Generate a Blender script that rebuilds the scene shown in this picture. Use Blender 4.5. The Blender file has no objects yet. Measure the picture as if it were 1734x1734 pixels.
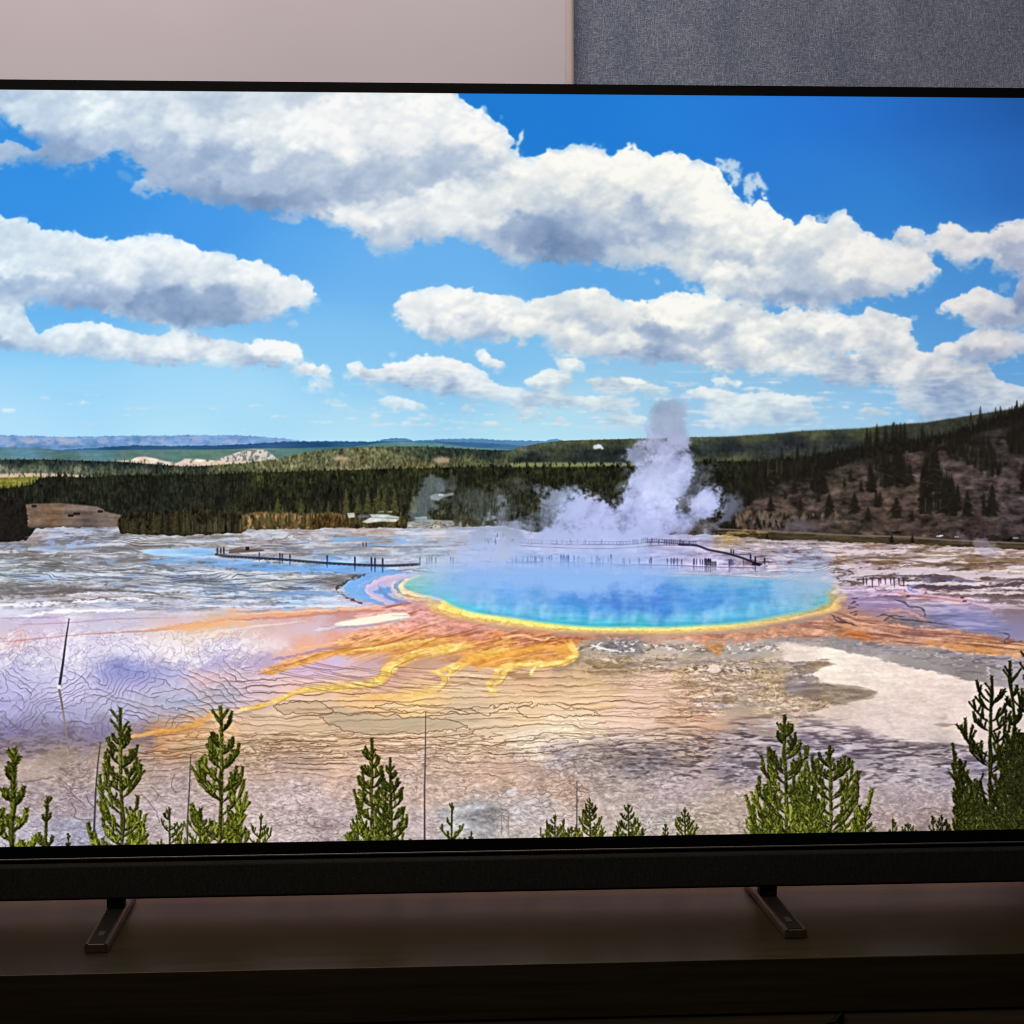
import bpy, bmesh, math, random
import numpy as np
from mathutils import Vector, Matrix
SC = bpy.context.scene; COL = SC.collection

# ---------------------------------------------------------------- camera
# x along the television, y into the wall, z up; the screen lies in the plane y = 0
CAM = dict(f=3270.92, x=-.0646, y=-2.08566, z=.03979, yaw=-.06639, pitch=-.04135, roll=.00347)
LIFT = .98                                   # height of the screen's centre above the floor
def cam_matrix():
    a, b, c = CAM['yaw'], CAM['pitch'], CAM['roll']
    return Matrix.Rotation(a, 3, 'Z') @ Matrix.Rotation(b, 3, 'X') @ Matrix.Rotation(c, 3, 'Y')
cd = bpy.data.cameras.new('camera'); cam = bpy.data.objects.new('camera', cd); COL.objects.link(cam); SC.camera = cam
cd.sensor_width = 36; cd.lens = CAM['f'] / 1734 * 36; cd.clip_start = .05; cd.clip_end = 60
R = cam_matrix() @ Matrix(((1, 0, 0), (0, 0, -1), (0, 1, 0)))
cam.matrix_world = Matrix.Translation((CAM['x'], CAM['y'], CAM['z'] + LIFT)) @ R.to_4x4()
SC.cycles.filter_width = 1.1
SC.render.resolution_x = SC.render.resolution_y = 1024

# ---------------------------------------------------------------- light
w = bpy.data.worlds.new('World'); SC.world = w; w.use_nodes = True
w.node_tree.nodes['Background'].inputs[0].default_value = (.75, .8, 1, 1); w.node_tree.nodes['Background'].inputs[1].default_value = .012
SC.view_settings.view_transform = 'Standard'; SC.view_settings.look = 'None'; SC.view_settings.exposure = 0; SC.view_settings.gamma = 1
SC.view_settings.use_curve_mapping = False
def area(name, loc, rot, sx, sy, power, col):
    l = bpy.data.lights.new(name, 'AREA'); l.shape = 'RECTANGLE'; l.size = sx; l.size_y = sy; l.energy = power; l.color = col
    o = bpy.data.objects.new(name, l); o.location = loc; o.rotation_euler = rot; COL.objects.link(o); return o
area('ceiling_lamp', (-.35, -.75, LIFT + 1.25), (math.radians(28), 0, 0), 1.8, .5, 17.5, (1, .86, .76))
area('television_backlight', (0, .062, LIFT - .02), (math.radians(90), 0, 0), 1.36, .70, 2.4, (1, .88, 1.0))   # the lamps on the set's back that light the wall
area('television_backlight_bottom', (0, .064, LIFT - .435), (math.radians(60), 0, 0), 1.36, .02, .75, (1, .55, .36))
# ---------------------------------------------------------------------------
# THE PICTURE SHOWN ON THE SCREEN, computed from noise, outlines and colour points.
# Picture coordinates: x 0..1734, y 140..1450.
# ---------------------------------------------------------------------------
import numpy as np
PW, PH, PY0 = 1734, 1310, 140
F32 = np.float32
YY, XX = np.mgrid[0:PH, 0:PW].astype(F32)
YY += PY0

def _cubic_w(n, g):
    t = np.linspace(0, g - 3.0001, n) + 1.0
    i = np.floor(t).astype(int); f = t - i
    w = ((1 - f) ** 3 / 6, (3 * f ** 3 - 6 * f ** 2 + 4) / 6, (-3 * f ** 3 + 3 * f ** 2 + 3 * f + 1) / 6, f ** 3 / 6)
    return [(np.minimum(i - 1 + k, g - 1), w[k].astype(F32)) for k in range(4)]

def vnoise(sx, sy, seed, H=PH, W=PW):
    """smooth noise, zero mean, about unit deviation; cell size sx, sy"""
    rng = np.random.default_rng(seed)
    gx, gy = int(W / sx) + 5, int(H / sy) + 5
    g = rng.standard_normal((gy, gx)).astype(F32)
    t = sum(g[:, i] * w[None] for i, w in _cubic_w(W, gx))
    return sum(t[i] * w[:, None] for i, w in _cubic_w(H, gy)) * F32(2.0)

def fbm(sx, sy, seed, octv=4, gain=0.55, lac=2.0):
    out = np.zeros((PH, PW), F32); a = 1.0; tot = 0
    for k in range(octv):
        if min(sx, sy) < 1.0: break
        out += a * vnoise(sx, sy, seed * 31 + k); tot += a * a
        a *= gain; sx /= lac; sy /= lac
    return out / tot ** 0.5

def samp(f, x, y):
    """bilinear sample of a field at picture coordinates"""
    y = y - PY0
    x = np.clip(x, 0, PW - 1.001); y = np.clip(y, 0, PH - 1.001)
    i = x.astype(np.int32); j = y.astype(np.int32); u = x - i; v = y - j
    if f.ndim == 3: u = u[..., None]; v = v[..., None]
    return (f[j, i] * (1 - u) + f[j, i + 1] * u) * (1 - v) + (f[j + 1, i] * (1 - u) + f[j + 1, i + 1] * u) * v

def _gk(s):
    r = max(1, int(3 * s + .5)); k = np.exp(-.5 * (np.arange(-r, r + 1) / s) ** 2)
    return (k / k.sum()).astype(F32), r

def blur(a, sx, sy=None):
    sy = sx if sy is None else sy
    big = max(sx, sy)
    if big > 12:   # work on a reduced copy
        q = 4
        h, w = a.shape; h2, w2 = -(-h // q) * q, -(-w // q) * q
        b = np.pad(a, ((0, h2 - h), (0, w2 - w)), mode='edge').reshape(h2 // q, q, w2 // q, q).mean((1, 3))
        b = blur(b, sx / q, sy / q)
        yi = np.clip((np.arange(h) + .5) / q - .5, 0, b.shape[0] - 1.001); xi = np.clip((np.arange(w) + .5) / q - .5, 0, b.shape[1] - 1.001)
        j = yi.astype(int); i = xi.astype(int); v = (yi - j)[:, None].astype(F32); u = (xi - i)[None].astype(F32)
        t = b[j] * (1 - v) + b[j + 1] * v
        return t[:, i] * (1 - u) + t[:, i + 1] * u
    for ax, s in ((0, sy), (1, sx)):
        if s <= 0: continue
        k, r = _gk(s)
        p = np.pad(a, [(r, r) if q == ax else (0, 0) for q in range(2)], mode='edge')
        o = np.zeros_like(a, dtype=F32); n = a.shape[ax]
        for q in range(2 * r + 1):
            o += k[q] * (p[q:q + n] if ax == 0 else p[:, q:q + n])
        a = o
    return a

def sst(a, b, x):
    t = np.clip((x - a) / (b - a), 0, 1); return t * t * (3 - 2 * t)

def P(s):
    """'x,y x,y ...' -> points"""
    return [tuple(float(v) for v in q.split(',')) for q in s.split()]

def smooth(pts, n=8, closed=False):
    p = np.array(pts, float); m = len(p)
    if closed: q = np.vstack([p[-1], p, p[0], p[1]])
    else: q = np.vstack([2 * p[0] - p[1], p, 2 * p[-1] - p[-2]])
    out = []
    for i in range(1, len(q) - 2):
        a, b, c, d = q[i - 1], q[i], q[i + 1], q[i + 2]
        for t in np.arange(n) / n:
            out.append(.5 * (2 * b + (c - a) * t + (2 * a - 5 * b + 4 * c - d) * t * t + (3 * b - a - 3 * c + d) * t ** 3))
    if not closed: out.append(p[-1])
    return np.array(out)

def poly(pts, soft=0.7):
    """coverage of a polygon, as a full field"""
    p = np.array(pts, float); M = np.zeros((PH, PW), F32)
    x0, x1 = max(0, int(p[:, 0].min()) - 1), min(PW, int(p[:, 0].max()) + 2)
    y0, y1 = max(0, int(p[:, 1].min()) - 1 - PY0), min(PH, int(p[:, 1].max()) + 2 - PY0)
    if x1 <= x0 or y1 <= y0: return M
    sub = np.zeros((y1 - y0, x1 - x0), F32); xs = np.arange(x0, x1)
    n = len(p)
    for s in (.17, .5, .83):
        for j in range(y0, y1):
            y = j + PY0 + s - .5
            a, b = p, np.roll(p, -1, 0)
            c = (a[:, 1] <= y) != (b[:, 1] <= y)
            if not c.any(): continue
            xc = np.sort(a[c, 0] + (y - a[c, 1]) * (b[c, 0] - a[c, 0]) / (b[c, 1] - a[c, 1]))
            for k in range(0, len(xc) - 1, 2):
                sub[j - y0] += np.clip(np.minimum(xs + .5, xc[k + 1]) - np.maximum(xs - .5, xc[k]), 0, 1) / 3
    M[y0:y1, x0:x1] = sub
    return lblur(M, soft, (x0, x1, y0, y1)) if soft else M

def lblur(M, s, box=None):
    """blur only around what is in the field"""
    if box is None:
        r = np.where(M.max(1) > 0)[0]; c = np.where(M.max(0) > 0)[0]
        if not len(r): return M
        box = (c[0], c[-1] + 1, r[0], r[-1] + 1)
    k = int(3.2 * s + 2)
    a, b, c, d = max(0, box[0] - k), min(PW, box[1] + k), max(0, box[2] - k), min(PH, box[3] + k)
    M = M.copy(); M[c:d, a:b] = blur(M[c:d, a:b], s)
    return M

def puffs(mask, r0, r1, dens, seed, thr=.4, flat=.8):
    """height field of overlapping round puffs scattered over a mask"""
    rng = np.random.default_rng(seed); Hf = np.zeros((PH, PW), F32)
    ys, xs = np.where(mask[::4, ::4] > thr)
    n = int(len(xs) * 16 * dens / (3.14 * ((r0 + r1) / 2) ** 2))
    for q in rng.integers(0, len(xs), n):
        r = r0 + (r1 - r0) * rng.random() ** 2
        cx, cy = xs[q] * 4 + rng.uniform(-3, 3), ys[q] * 4 + rng.uniform(-3, 3); ry = r * flat
        x0, x1, y0, y1 = max(0, int(cx - r)), min(PW, int(cx + r) + 2), max(0, int(cy - ry)), min(PH, int(cy + ry) + 2)
        if x1 <= x0 or y1 <= y0: continue
        d = ((np.arange(x0, x1, dtype=F32)[None] - cx) / r) ** 2 + ((np.arange(y0, y1, dtype=F32)[:, None] - cy) / ry) ** 2
        z = r * (np.sqrt(np.clip(1 - d, 0, 1)) + rng.uniform(-.35, .35)); z[d > 1] = 0
        v = Hf[y0:y1, x0:x1]; np.maximum(v, z, out=v)
    return Hf

class Canvas:
    def __init__(s): s.a = np.zeros((PH, PW, 3), F32)
    def lay(s, m, col):
        """blend a colour (or colour field) where m"""
        m = np.clip(m, 0, 1)
        if isinstance(col, tuple): col = np.array(col, F32)
        r = np.where(m.max(1) > .002)[0]
        if not len(r): return
        c = np.where(m.max(0) > .002)[0]
        sl = (slice(r[0], r[-1] + 1), slice(c[0], c[-1] + 1))
        k = m[sl][..., None]; cc = col[sl] if col.ndim == 3 else col
        s.a[sl] = s.a[sl] * (1 - k) + cc * k
    def mul(s, f): s.a *= f[..., None] if f.ndim == 2 else f
    def line(s, pts, w, col, al=1.0, w1=None, soft=.6):
        """stroke through points, width w to w1"""
        p = np.array(pts, float); n = len(p) - 1; w1 = w if w1 is None else w1; k = int(max(w, w1) / 2 + soft + 2)
        x0, x1 = max(0, int(p[:, 0].min()) - k), min(PW, int(p[:, 0].max()) + k + 1); y0, y1 = max(0, int(p[:, 1].min() - PY0) - k), min(PH, int(p[:, 1].max() - PY0) + k + 1)
        if x1 <= x0 or y1 <= y0: return
        M = np.zeros((y1 - y0, x1 - x0), F32)
        for i in range(n):
            ra = (w + (w1 - w) * i / n) / 2; rb = (w + (w1 - w) * (i + 1) / n) / 2; a, b = p[i], p[i + 1]
            u0, u1 = max(x0, int(min(a[0], b[0]) - k)), min(x1, int(max(a[0], b[0]) + k) + 1)
            v0, v1 = max(y0, int(min(a[1], b[1]) - PY0 - k)), min(y1, int(max(a[1], b[1]) - PY0 + k) + 1)
            if u1 <= u0 or v1 <= v0: continue
            gx = np.arange(u0, u1, dtype=F32)[None] - a[0]; gy = np.arange(v0, v1, dtype=F32)[:, None] + PY0 - a[1]
            dx, dy = b - a; t = np.clip((gx * dx + gy * dy) / (dx * dx + dy * dy + 1e-6), 0, 1)
            m = np.clip(.5 - (np.sqrt((gx - t * dx) ** 2 + (gy - t * dy) ** 2) - (ra + (rb - ra) * t)) / (2 * soft), 0, 1)
            v = M[v0 - y0:v1 - y0, u0 - x0:u1 - x0]; np.maximum(v, m, out=v)
        v = s.a[y0:y1, x0:x1]; v += (np.array(col, F32) - v) * (M * al)[..., None]
    def seg(s, a, b, ra, rb, col, al=1.0, soft=.6):
        R = max(ra, rb) + soft + 1
        x0, x1 = int(min(a[0], b[0]) - R), int(max(a[0], b[0]) + R) + 2
        y0, y1 = int(min(a[1], b[1]) - R) - PY0, int(max(a[1], b[1]) + R) + 2 - PY0
        x0, x1, y0, y1 = max(0, x0), min(PW, x1), max(0, y0), min(PH, y1)
        if x1 <= x0 or y1 <= y0: return
        gx = np.arange(x0, x1, dtype=F32)[None] - a[0]; gy = np.arange(y0, y1, dtype=F32)[:, None] + PY0 - a[1]
        dx, dy = b[0] - a[0], b[1] - a[1]; L = dx * dx + dy * dy + 1e-6
        t = np.clip((gx * dx + gy * dy) / L, 0, 1)
        d = np.sqrt((gx - t * dx) ** 2 + (gy - t * dy) ** 2) - (ra + (rb - ra) * t)
        m = np.clip(.5 - d / (2 * soft), 0, 1)[..., None] * al
        v = s.a[y0:y1, x0:x1]
        v += (np.array(col, F32) - v) * m

def colours(txt, ax=1.0, ay=1.0, e=20.0, pw=2.2, q=7):
    """colour field from scattered 'x,y:r,g,b' points"""
    pts = [[float(v) for v in t.replace(':', ',').split(',')] for t in txt.split()]
    p = np.array(pts, F32)
    gy, gx = np.mgrid[0:PH + q:q, 0:PW + q:q].astype(F32); gy += PY0
    num = np.zeros(gx.shape + (p.shape[1] - 2,), F32); den = np.zeros(gx.shape, F32)
    for r in p:
        w = 1 / ((((gx - r[0]) * ax) ** 2 + ((gy - r[1]) * ay) ** 2 + e * e) / 400) ** pw
        num += w[..., None] * r[2:]; den += w
    f = num / den[..., None]
    x, y = XX / q, (YY - PY0) / q
    i = x.astype(int); j = y.astype(int); u = (x - i)[..., None]; v = (y - j)[..., None]
    f = (f[j, i] * (1 - u) + f[j, i + 1] * u) * (1 - v) + (f[j + 1, i] * (1 - u) + f[j + 1, i + 1] * u) * v
    return f[..., 0] if f.shape[2] == 1 else f

def under(pts, jag=None):
    """1 below a line through points (x ascending)"""
    p = np.array(pts, float); y = np.interp(XX[0], p[:, 0], p[:, 1])
    if jag is not None: y = y - jag
    return np.clip(YY - y[None].astype(F32) + .5, 0, 1)

def spikes(amp, step, seed, base=0.0):
    """1-D treetop outline"""
    rng = np.random.default_rng(seed); y = np.zeros(PW)
    x = 0.0
    while x < PW:
        h = amp * (base + (1 - base) * rng.random() ** 1.5); w = h * rng.uniform(.22, .4) + .8
        i = np.arange(max(0, int(x - w - 1)), min(PW, int(x + w + 2)))
        y[i] = np.maximum(y[i], h * np.clip(1 - np.abs(i - x) / w, 0, 1))
        x += step * rng.uniform(.4, 1.6)
    return y
SKY = """60,300:38,138,228 200,330:45,142,230 350,380:62,150,235 500,440:84,166,240 0,340:40,140,230 850,190:20,120,214 1000,190:20,120,216
1150,220:28,124,218 1300,190:28,116,216 1450,180:30,110,208 1600,180:28,96,186 1734,170:24,82,160 1734,300:34,98,186 1600,300:38,112,200 1500,340:42,128,214
1350,300:38,122,216 1100,480:90,168,234 1000,470:86,165,234 620,470:100,176,240 560,560:122,192,242 40,340:52,146,234 300,390:60,152,236 600,620:135,200,244
120,540:96,178,242 100,640:150,212,250 300,650:155,215,250 450,680:166,220,248 30,720:178,224,250 300,725:180,226,248 600,735:182,226,244 900,735:180,225,240
850,600:122,190,240 760,600:124,192,240 1150,640:140,195,232 1320,650:138,192,230 1440,690:150,200,232 1400,500:80,155,225 1600,500:70,145,216 1580,550:82,155,220
1650,470:62,138,212 1430,620:110,175,228 1250,730:170,205,232 1400,722:168,208,235 560,300:70,155,236 700,450:100,175,240 1734,600:80,150,215 1734,640:110,170,220 1000,725:176,220,240"""
CLOUDS = [
# (outline, edge softness, noise amplitude)
("-20,120 760,120 776,163 800,183 806,188 818,182 833,205 857,218 868,240 874,262 890,300 900,442 880,447 862,441 838,434 815,424 795,408 780,398 760,404 740,407 715,404 692,414 665,421 640,420 612,408 590,388 570,380 545,374 520,364 500,362 470,364 440,356 400,350 360,342 320,334 290,327 262,322 250,327 232,325 228,316 244,308 250,302 236,292 222,274 205,262 190,260 175,268 155,276 148,290 128,288 108,282 85,275 60,272 40,268 28,272 14,280 -20,284 -20,238 30,246 60,262 84,250 84,238 40,226 20,212 10,200 -20,190", 7, .20),
("860,320 872,262 886,268 907,271 930,255 951,260 969,245 990,247 1016,251 1038,267 1047,254 1068,245 1088,255 1108,268 1117,261 1140,260 1158,264 1174,274 1192,276 1210,282 1226,300 1240,320 1252,338 1268,352 1283,336 1284,318 1300,344 1310,356 1331,372 1351,377 1370,364 1390,380 1402,382 1412,370 1429,354 1440,366 1450,386 1466,392 1484,397 1510,411 1543,416 1569,415 1582,436 1587,461 1566,484 1545,490 1512,504 1466,510 1440,517 1375,522 1336,520 1284,512 1240,512 1197,490 1166,476 1140,460 1110,450 1086,447 1042,453 1016,450 982,448 946,447 925,441 899,443 860,446", 6, .20),
("-20,360 0,366 21,371 55,377 76,389 128,394 142,404 180,404 215,406 242,397 277,399 305,405 329,415 343,427 381,432 420,440 446,441 456,452 478,462 500,470 520,480 530,490 541,500 532,518 495,526 460,543 420,550 381,552 311,555 262,552 222,540 173,531 130,526 90,520 66,505 50,514 45,537 58,560 70,575 40,592 -20,594", 5, .20),
("59,575 75,560 97,553 121,547 166,545 208,556 235,567 263,567 298,562 339,569 388,577 426,582 439,574 474,576 503,585 514,600 510,612 490,617 460,624 420,622 381,622 340,618 287,620 245,618 208,613 170,606 138,602 100,600 69,597 -20,594 -20,570", 4, .16),
("484,618 510,618 545,618 562,628 560,640 530,638 500,634", 4, .2), ("515,645 550,643 567,650 560,657 525,655", 3, .15),
("664,516 676,505 690,499 709,492 743,487 788,486 812,495 854,502 892,513 920,506 945,498 968,491 1010,488 1030,496 1040,506 1050,513 1079,506 1100,510 1122,500 1148,495 1180,498 1217,503 1248,512 1280,518 1307,526 1318,542 1330,526 1376,524 1405,530 1428,534 1448,540 1466,536 1462,514 1478,520 1497,526 1520,534 1544,541 1542,560 1520,566 1490,592 1450,598 1410,602 1385,612 1400,636 1360,634 1290,633 1230,630 1180,626 1160,618 1120,614 1079,612 1010,606 960,602 938,596 930,582 922,570 871,574 813,576 780,580 750,580 720,572 698,563 682,548 672,538 674,528", 5, .18),
("1376,612 1411,600 1456,596 1480,592 1496,580 1508,570 1528,558 1548,572 1556,594 1580,596 1610,604 1674,617 1684,640 1722,652 1760,660 1760,700 1560,720 1549,700 1508,684 1520,664 1501,657 1450,656 1400,650 1385,636", 4, .18),
("1578,598 1584,585 1601,578 1622,578 1643,563 1670,556 1708,558 1730,568 1760,570 1760,600 1734,598 1705,612 1660,614 1610,606", 4, .15),
("1585,526 1608,505 1640,495 1658,486 1678,494 1699,506 1718,512 1722,490 1726,466 1760,460 1760,556 1699,557 1647,550 1621,538", 4, .16),
("1569,428 1574,410 1582,398 1593,380 1611,374 1629,384 1642,396 1673,394 1699,379 1725,373 1760,370 1760,466 1700,460 1686,452 1673,435 1655,440 1642,450 1619,448 1601,436 1584,432", 5, .16),
("1512,401 1528,382 1548,386 1564,390 1576,400 1552,408 1530,409", 4, .2),
("586,642 590,614 608,613 629,626 653,618 681,610 716,600 745,602 768,605 802,620 823,630 833,643 847,655 906,660 968,668 1000,672 1060,672 1085,682 1060,700 940,690 871,690 860,682 802,676 733,668 698,656 629,650", 4, .18),
("805,598 820,590 833,606 854,612 857,622 833,627 818,618", 2.5, .12), ("940,609 962,606 986,609 989,630 965,630 945,626", 2.5, .12), ("871,576 882,574 890,580 886,589 874,586", 2, .1),
("886,645 906,635 934,624 955,630 968,636 977,654 934,662 899,656", 3, .16), ("992,643 1027,639 1062,636 1100,648 1134,656 1130,668 1044,665 999,658", 3, .16),
("1015,718 1044,702 1093,704 1095,724 1050,724", 3, .16), ("636,676 664,671 698,677 716,684 732,692 720,696 664,693", 2.5, .16), ("862,703 882,694 927,698 925,708 880,708", 2.5, .16),
("555,687 585,682 602,691 570,693", 2.5, .2), ("772,690 790,684 808,695 790,700", 3, .2), ("1152,662 1186,654 1222,660 1262,668 1290,663 1330,668 1374,675 1372,684 1386,702 1384,718 1310,722 1238,724 1200,708 1196,684 1160,670", 4, .2),
("1203,642 1225,638 1257,646 1250,655 1212,652", 3, .2), ("1450,699 1466,687 1500,695 1502,704 1470,702", 2.5, .14), ("112,683 140,679 158,685 130,686", 2.5, .2), ("-10,694 20,690 50,695 20,699 -10,698", 2.5, .15),
("620,707 636,702 648,708 632,712", 2.5, .2), ("675,718 690,714 702,720 684,722", 2.5, .2), ("930,712 950,702 958,712 944,722", 3, .2), ("1386,672 1400,668 1404,674 1390,678", 2.5, .2),
("1450,722 1475,714 1500,720 1480,726", 3, .2), ("1040,505 1060,460 1030,470", 1, 0)]
WISPS = [  # ragged shreds: outline, softness, strength
("870,262 874,244 882,226 888,216 884,236 878,252 880,268", 2.5, .8), ("1210,272 1224,264 1240,268 1258,284 1256,300 1244,318 1228,300", 5, .62), ("1262,300 1272,290 1286,294 1298,318 1296,326 1284,312 1276,330 1284,348 1270,352 1262,330", 5, .62),
("1250,340 1276,345 1292,352 1284,376 1262,372", 6, .6), ("812,186 822,178 830,192 820,198", 3, .5), ("844,196 850,194 852,202 845,203", 2.5, .3), ("455,352 480,350 508,360 516,374 500,380 470,374 448,364", 5, .6),
("430,352 446,350 452,360 438,364", 3.5, .45), ("462,392 470,386 470,394 464,398", 2.5, .4), ("1380,370 1400,362 1412,380 1396,392 1382,384", 6, .4), ("1080,456 1094,454 1090,464 1082,464", 3.5, .4), ("1106,470 1120,474 1116,484 1108,480", 4, .35),
("590,262 600,262 600,268 590,268", 3, .0), ("1156,474 1170,486 1210,500 1250,512 1230,516 1180,504 1158,488", 5, .35), ("198,290 212,286 226,300 236,312 226,316 206,304", 5, .22), ("226,310 246,300 270,312 280,328 250,330 232,330", 5, .6),
("1700,476 1716,480 1700,500 1690,496", 6, .25), ("1510,396 1516,386 1520,394", 3, .4), ("484,548 500,542 506,550 494,556", 4, .3), ("596,548 604,536 606,544", 4, .2), ("660,596 672,596 668,612 662,612", 4, .3),
("1540,536 1552,534 1552,544 1542,546", 3, .3), ("1148,660 1160,650 1170,662", 4, .3), ("1400,686 1412,684 1408,702 1398,698", 4, .3), ("320,704 332,702 328,708", 3, .2), ("370,710 400,706 396,712 372,714", 3, .35), ("310,680 325,678 322,682", 2.5, .2),
("620,650 690,660 700,668 640,664", 5, .3), ("540,680 560,676 590,680 560,684", 4, .3), ("500,650 520,664 600,672 560,662", 5, .2), ("1010,704 1100,700 1095,714 1020,714", 6, .3)]
SHADE = """20,165:.62 100,165:.72 250,165:.68 350,170:.62 500,170:.66 40,190:.75 160,195:.86 60,215:.72 10,212:.55 60,232:.38 120,250:.33 100,268:.36 20,265:.5 180,240:.55 230,225:.68 300,200:.85 330,220:.8 250,262:.42 290,275:.45 350,275:.4 400,280:.45 330,300:.55 390,300:.55 330,322:.32 380,332:.25 440,345:.22 480,340:.28 430,310:.5 450,260:.75 420,230:.9 500,205:.95 560,200:.95 490,225:.92 580,250:.97 620,200:.88 690,200:.94 690,235:.9 760,200:.92 800,240:.93 830,260:.9 640,300:.45 600,320:.4 560,300:.55 500,280:.55 480,300:.5 530,340:.32 560,355:.4 740,290:.45 780,295:.42 800,280:.55 720,310:.45 690,320:.5 840,300:.8 830,290:.55 740,335:.95 690,345:.85 780,340:.9 860,330:.92 570,362:.97 600,372:.95 650,358:.85 640,392:.6 700,395:.65 750,400:.6 770,370:.85 830,365:.8 820,400:.55 860,380:.42 870,410:.35 870,435:.6
900,290:.95 950,275:.98 1000,270:.99 1060,265:1 1120,280:.99 1050,300:.98 930,300:.85 960,320:.94 1100,315:.95 1180,300:.95 880,345:.75 950,345:.65 1040,340:.75 1000,355:.55 900,375:.3 960,370:.4 940,400:.22 930,425:.12 960,430:.15 990,420:.28 880,410:.3 1050,355:.5 1080,350:.42 1040,370:.6 1080,380:.55 1130,390:.4 1060,410:.35 1160,390:.5 1150,350:.85 1200,345:.97 1220,320:.95 1200,365:.95 1240,380:.9 1180,415:.72 1100,425:.65 1080,435:.7 1050,440:.6 1220,420:.6 1250,400:.85 1280,380:.92 1300,360:.95 1290,420:.85 1220,445:.4 1260,450:.45 1200,455:.8 1220,462:.9 1260,475:.9 1300,460:.85 1190,470:.55 1250,495:.5 1300,490:.6 1340,440:.55 1310,430:.6 1370,400:.85 1420,380:.8 1360,420:.6 1400,430:.9 1450,420:.95 1500,440:.97 1470,450:.96 1540,440:.85 1520,425:.95 1560,455:.9 1500,470:.9 1450,470:.85 1560,475:.85 1400,480:.6 1350,480:.55 1450,495:.45 1400,505:.3 1340,508:.25 1300,505:.3 1500,495:.6
30,390:.75 80,400:.85 30,420:.72 100,430:.75 20,455:.95 80,460:.85 50,480:.5 20,490:.45 150,440:.85 200,450:.97 220,470:.85 160,470:.7 100,490:.55 110,508:.32 160,505:.35 190,490:.5 250,410:.97 290,415:.97 270,440:.85 320,430:.95 350,460:.8 300,470:.75 260,480:.6 250,500:.3 230,520:.25 300,500:.25 290,530:.18 320,545:.15 360,530:.28 370,505:.35 400,500:.6 400,470:.85 430,450:.95 470,470:.9 500,490:.92 525,500:.9 470,505:.85 450,520:.6 430,535:.45 380,545:.3 200,535:.7 210,545:.6 15,510:.65 20,550:.8 40,570:.7 20,580:.4
90,575:.8 130,560:.9 170,555:.95 150,590:.6 200,580:.95 190,600:.75 250,580:.8 240,600:.6 300,575:.97 300,600:.85 350,585:.85 280,612:.5 400,600:.6 380,610:.85 340,605:.7 450,585:.98 490,600:.95 440,605:.5 470,612:.55 520,625:.75 540,651:.9
700,505:.9 750,495:.97 700,530:.88 720,545:.9 780,505:.8 740,520:.85 800,520:.7 760,540:.9 790,560:.8 800,545:.55 740,565:.5 830,520:.92 860,510:.75 870,550:.9 900,545:.85 850,560:.5 820,570:.4 900,525:.75 950,520:.7 990,500:.9 1020,520:.8 960,540:.55 1000,545:.5 930,565:.75 980,570:.85 1020,590:.7 1060,580:.92 950,590:.6 1060,535:.8 1070,520:.95 1110,520:.97 1150,505:.99 1200,510:.97 1140,530:.95 1200,535:.85 1240,520:.75 1080,555:.35 1120,560:.3 1150,570:.4 1060,600:.4 1100,606:.25 1150,605:.3 1230,545:.6 1260,555:.9 1270,575:.85 1210,570:.35 1180,580:.4 1240,595:.6 1200,595:.85 1160,590:.8 1190,610:.4 1260,612:.6 1210,622:.88 1290,620:.85 1280,530:.6 1300,560:.75 1340,545:.85 1370,550:.97 1400,555:.95 1440,560:.95 1400,580:.6 1350,575:.5 1330,590:.5 1450,575:.8 1480,545:.85 1520,545:.75 1470,565:.6 1500,540:.7 1340,605:.8 1360,625:.75 1400,635:.4
1440,605:.97 1420,620:.5 1470,625:.45 1530,570:1 1545,580:.8 1500,600:.55 1530,600:.7 1520,640:.85 1430,645:.5 1450,650:.7 1560,620:.9 1600,620:.75 1580,640:.6 1650,640:.7 1540,660:.8 1600,660:.5 1700,665:.8 1650,670:.55 1530,685:.75 1600,690:.5
1600,590:.85 1650,575:.92 1680,575:.95 1700,590:.75 1640,600:.5 1670,605:.55 1640,510:.85 1665,500:.85 1610,522:.85 1660,530:.6 1700,545:.45 1700,520:.8 1730,510:.3 1728,480:.5 1600,395:.95 1615,385:.95 1620,400:.7 1600,420:.85 1640,420:.92 1680,405:.92 1720,390:.9 1650,440:.75 1700,430:.5 1720,450:.5 1550,395:.85 1530,400:.6
600,625:.9 625,640:.6 650,625:.85 700,615:.95 740,612:.95 780,625:.85 720,635:.6 760,640:.6 680,650:.45 740,655:.8 820,655:.8 760,668:.4 870,665:.85 900,672:.6 830,600:.9 845,617:.85 965,618:.95 930,640:.9 950,655:.6 1060,645:.95 1030,660:.55 1100,660:.8 1050,680:.7 1000,675:.8 930,685:.7 1060,712:.8 1050,720:.45 680,676:.95 700,688:.8 900,700:.95 900,706:.5 1180,660:.85 1240,675:.75 1330,672:.9 1350,690:.6 1250,700:.85 1300,710:.8 1320,700:.6 1230,646:.9 1480,692:.95 1480,701:.5 20,693:.9 140,681:.9"""

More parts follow.
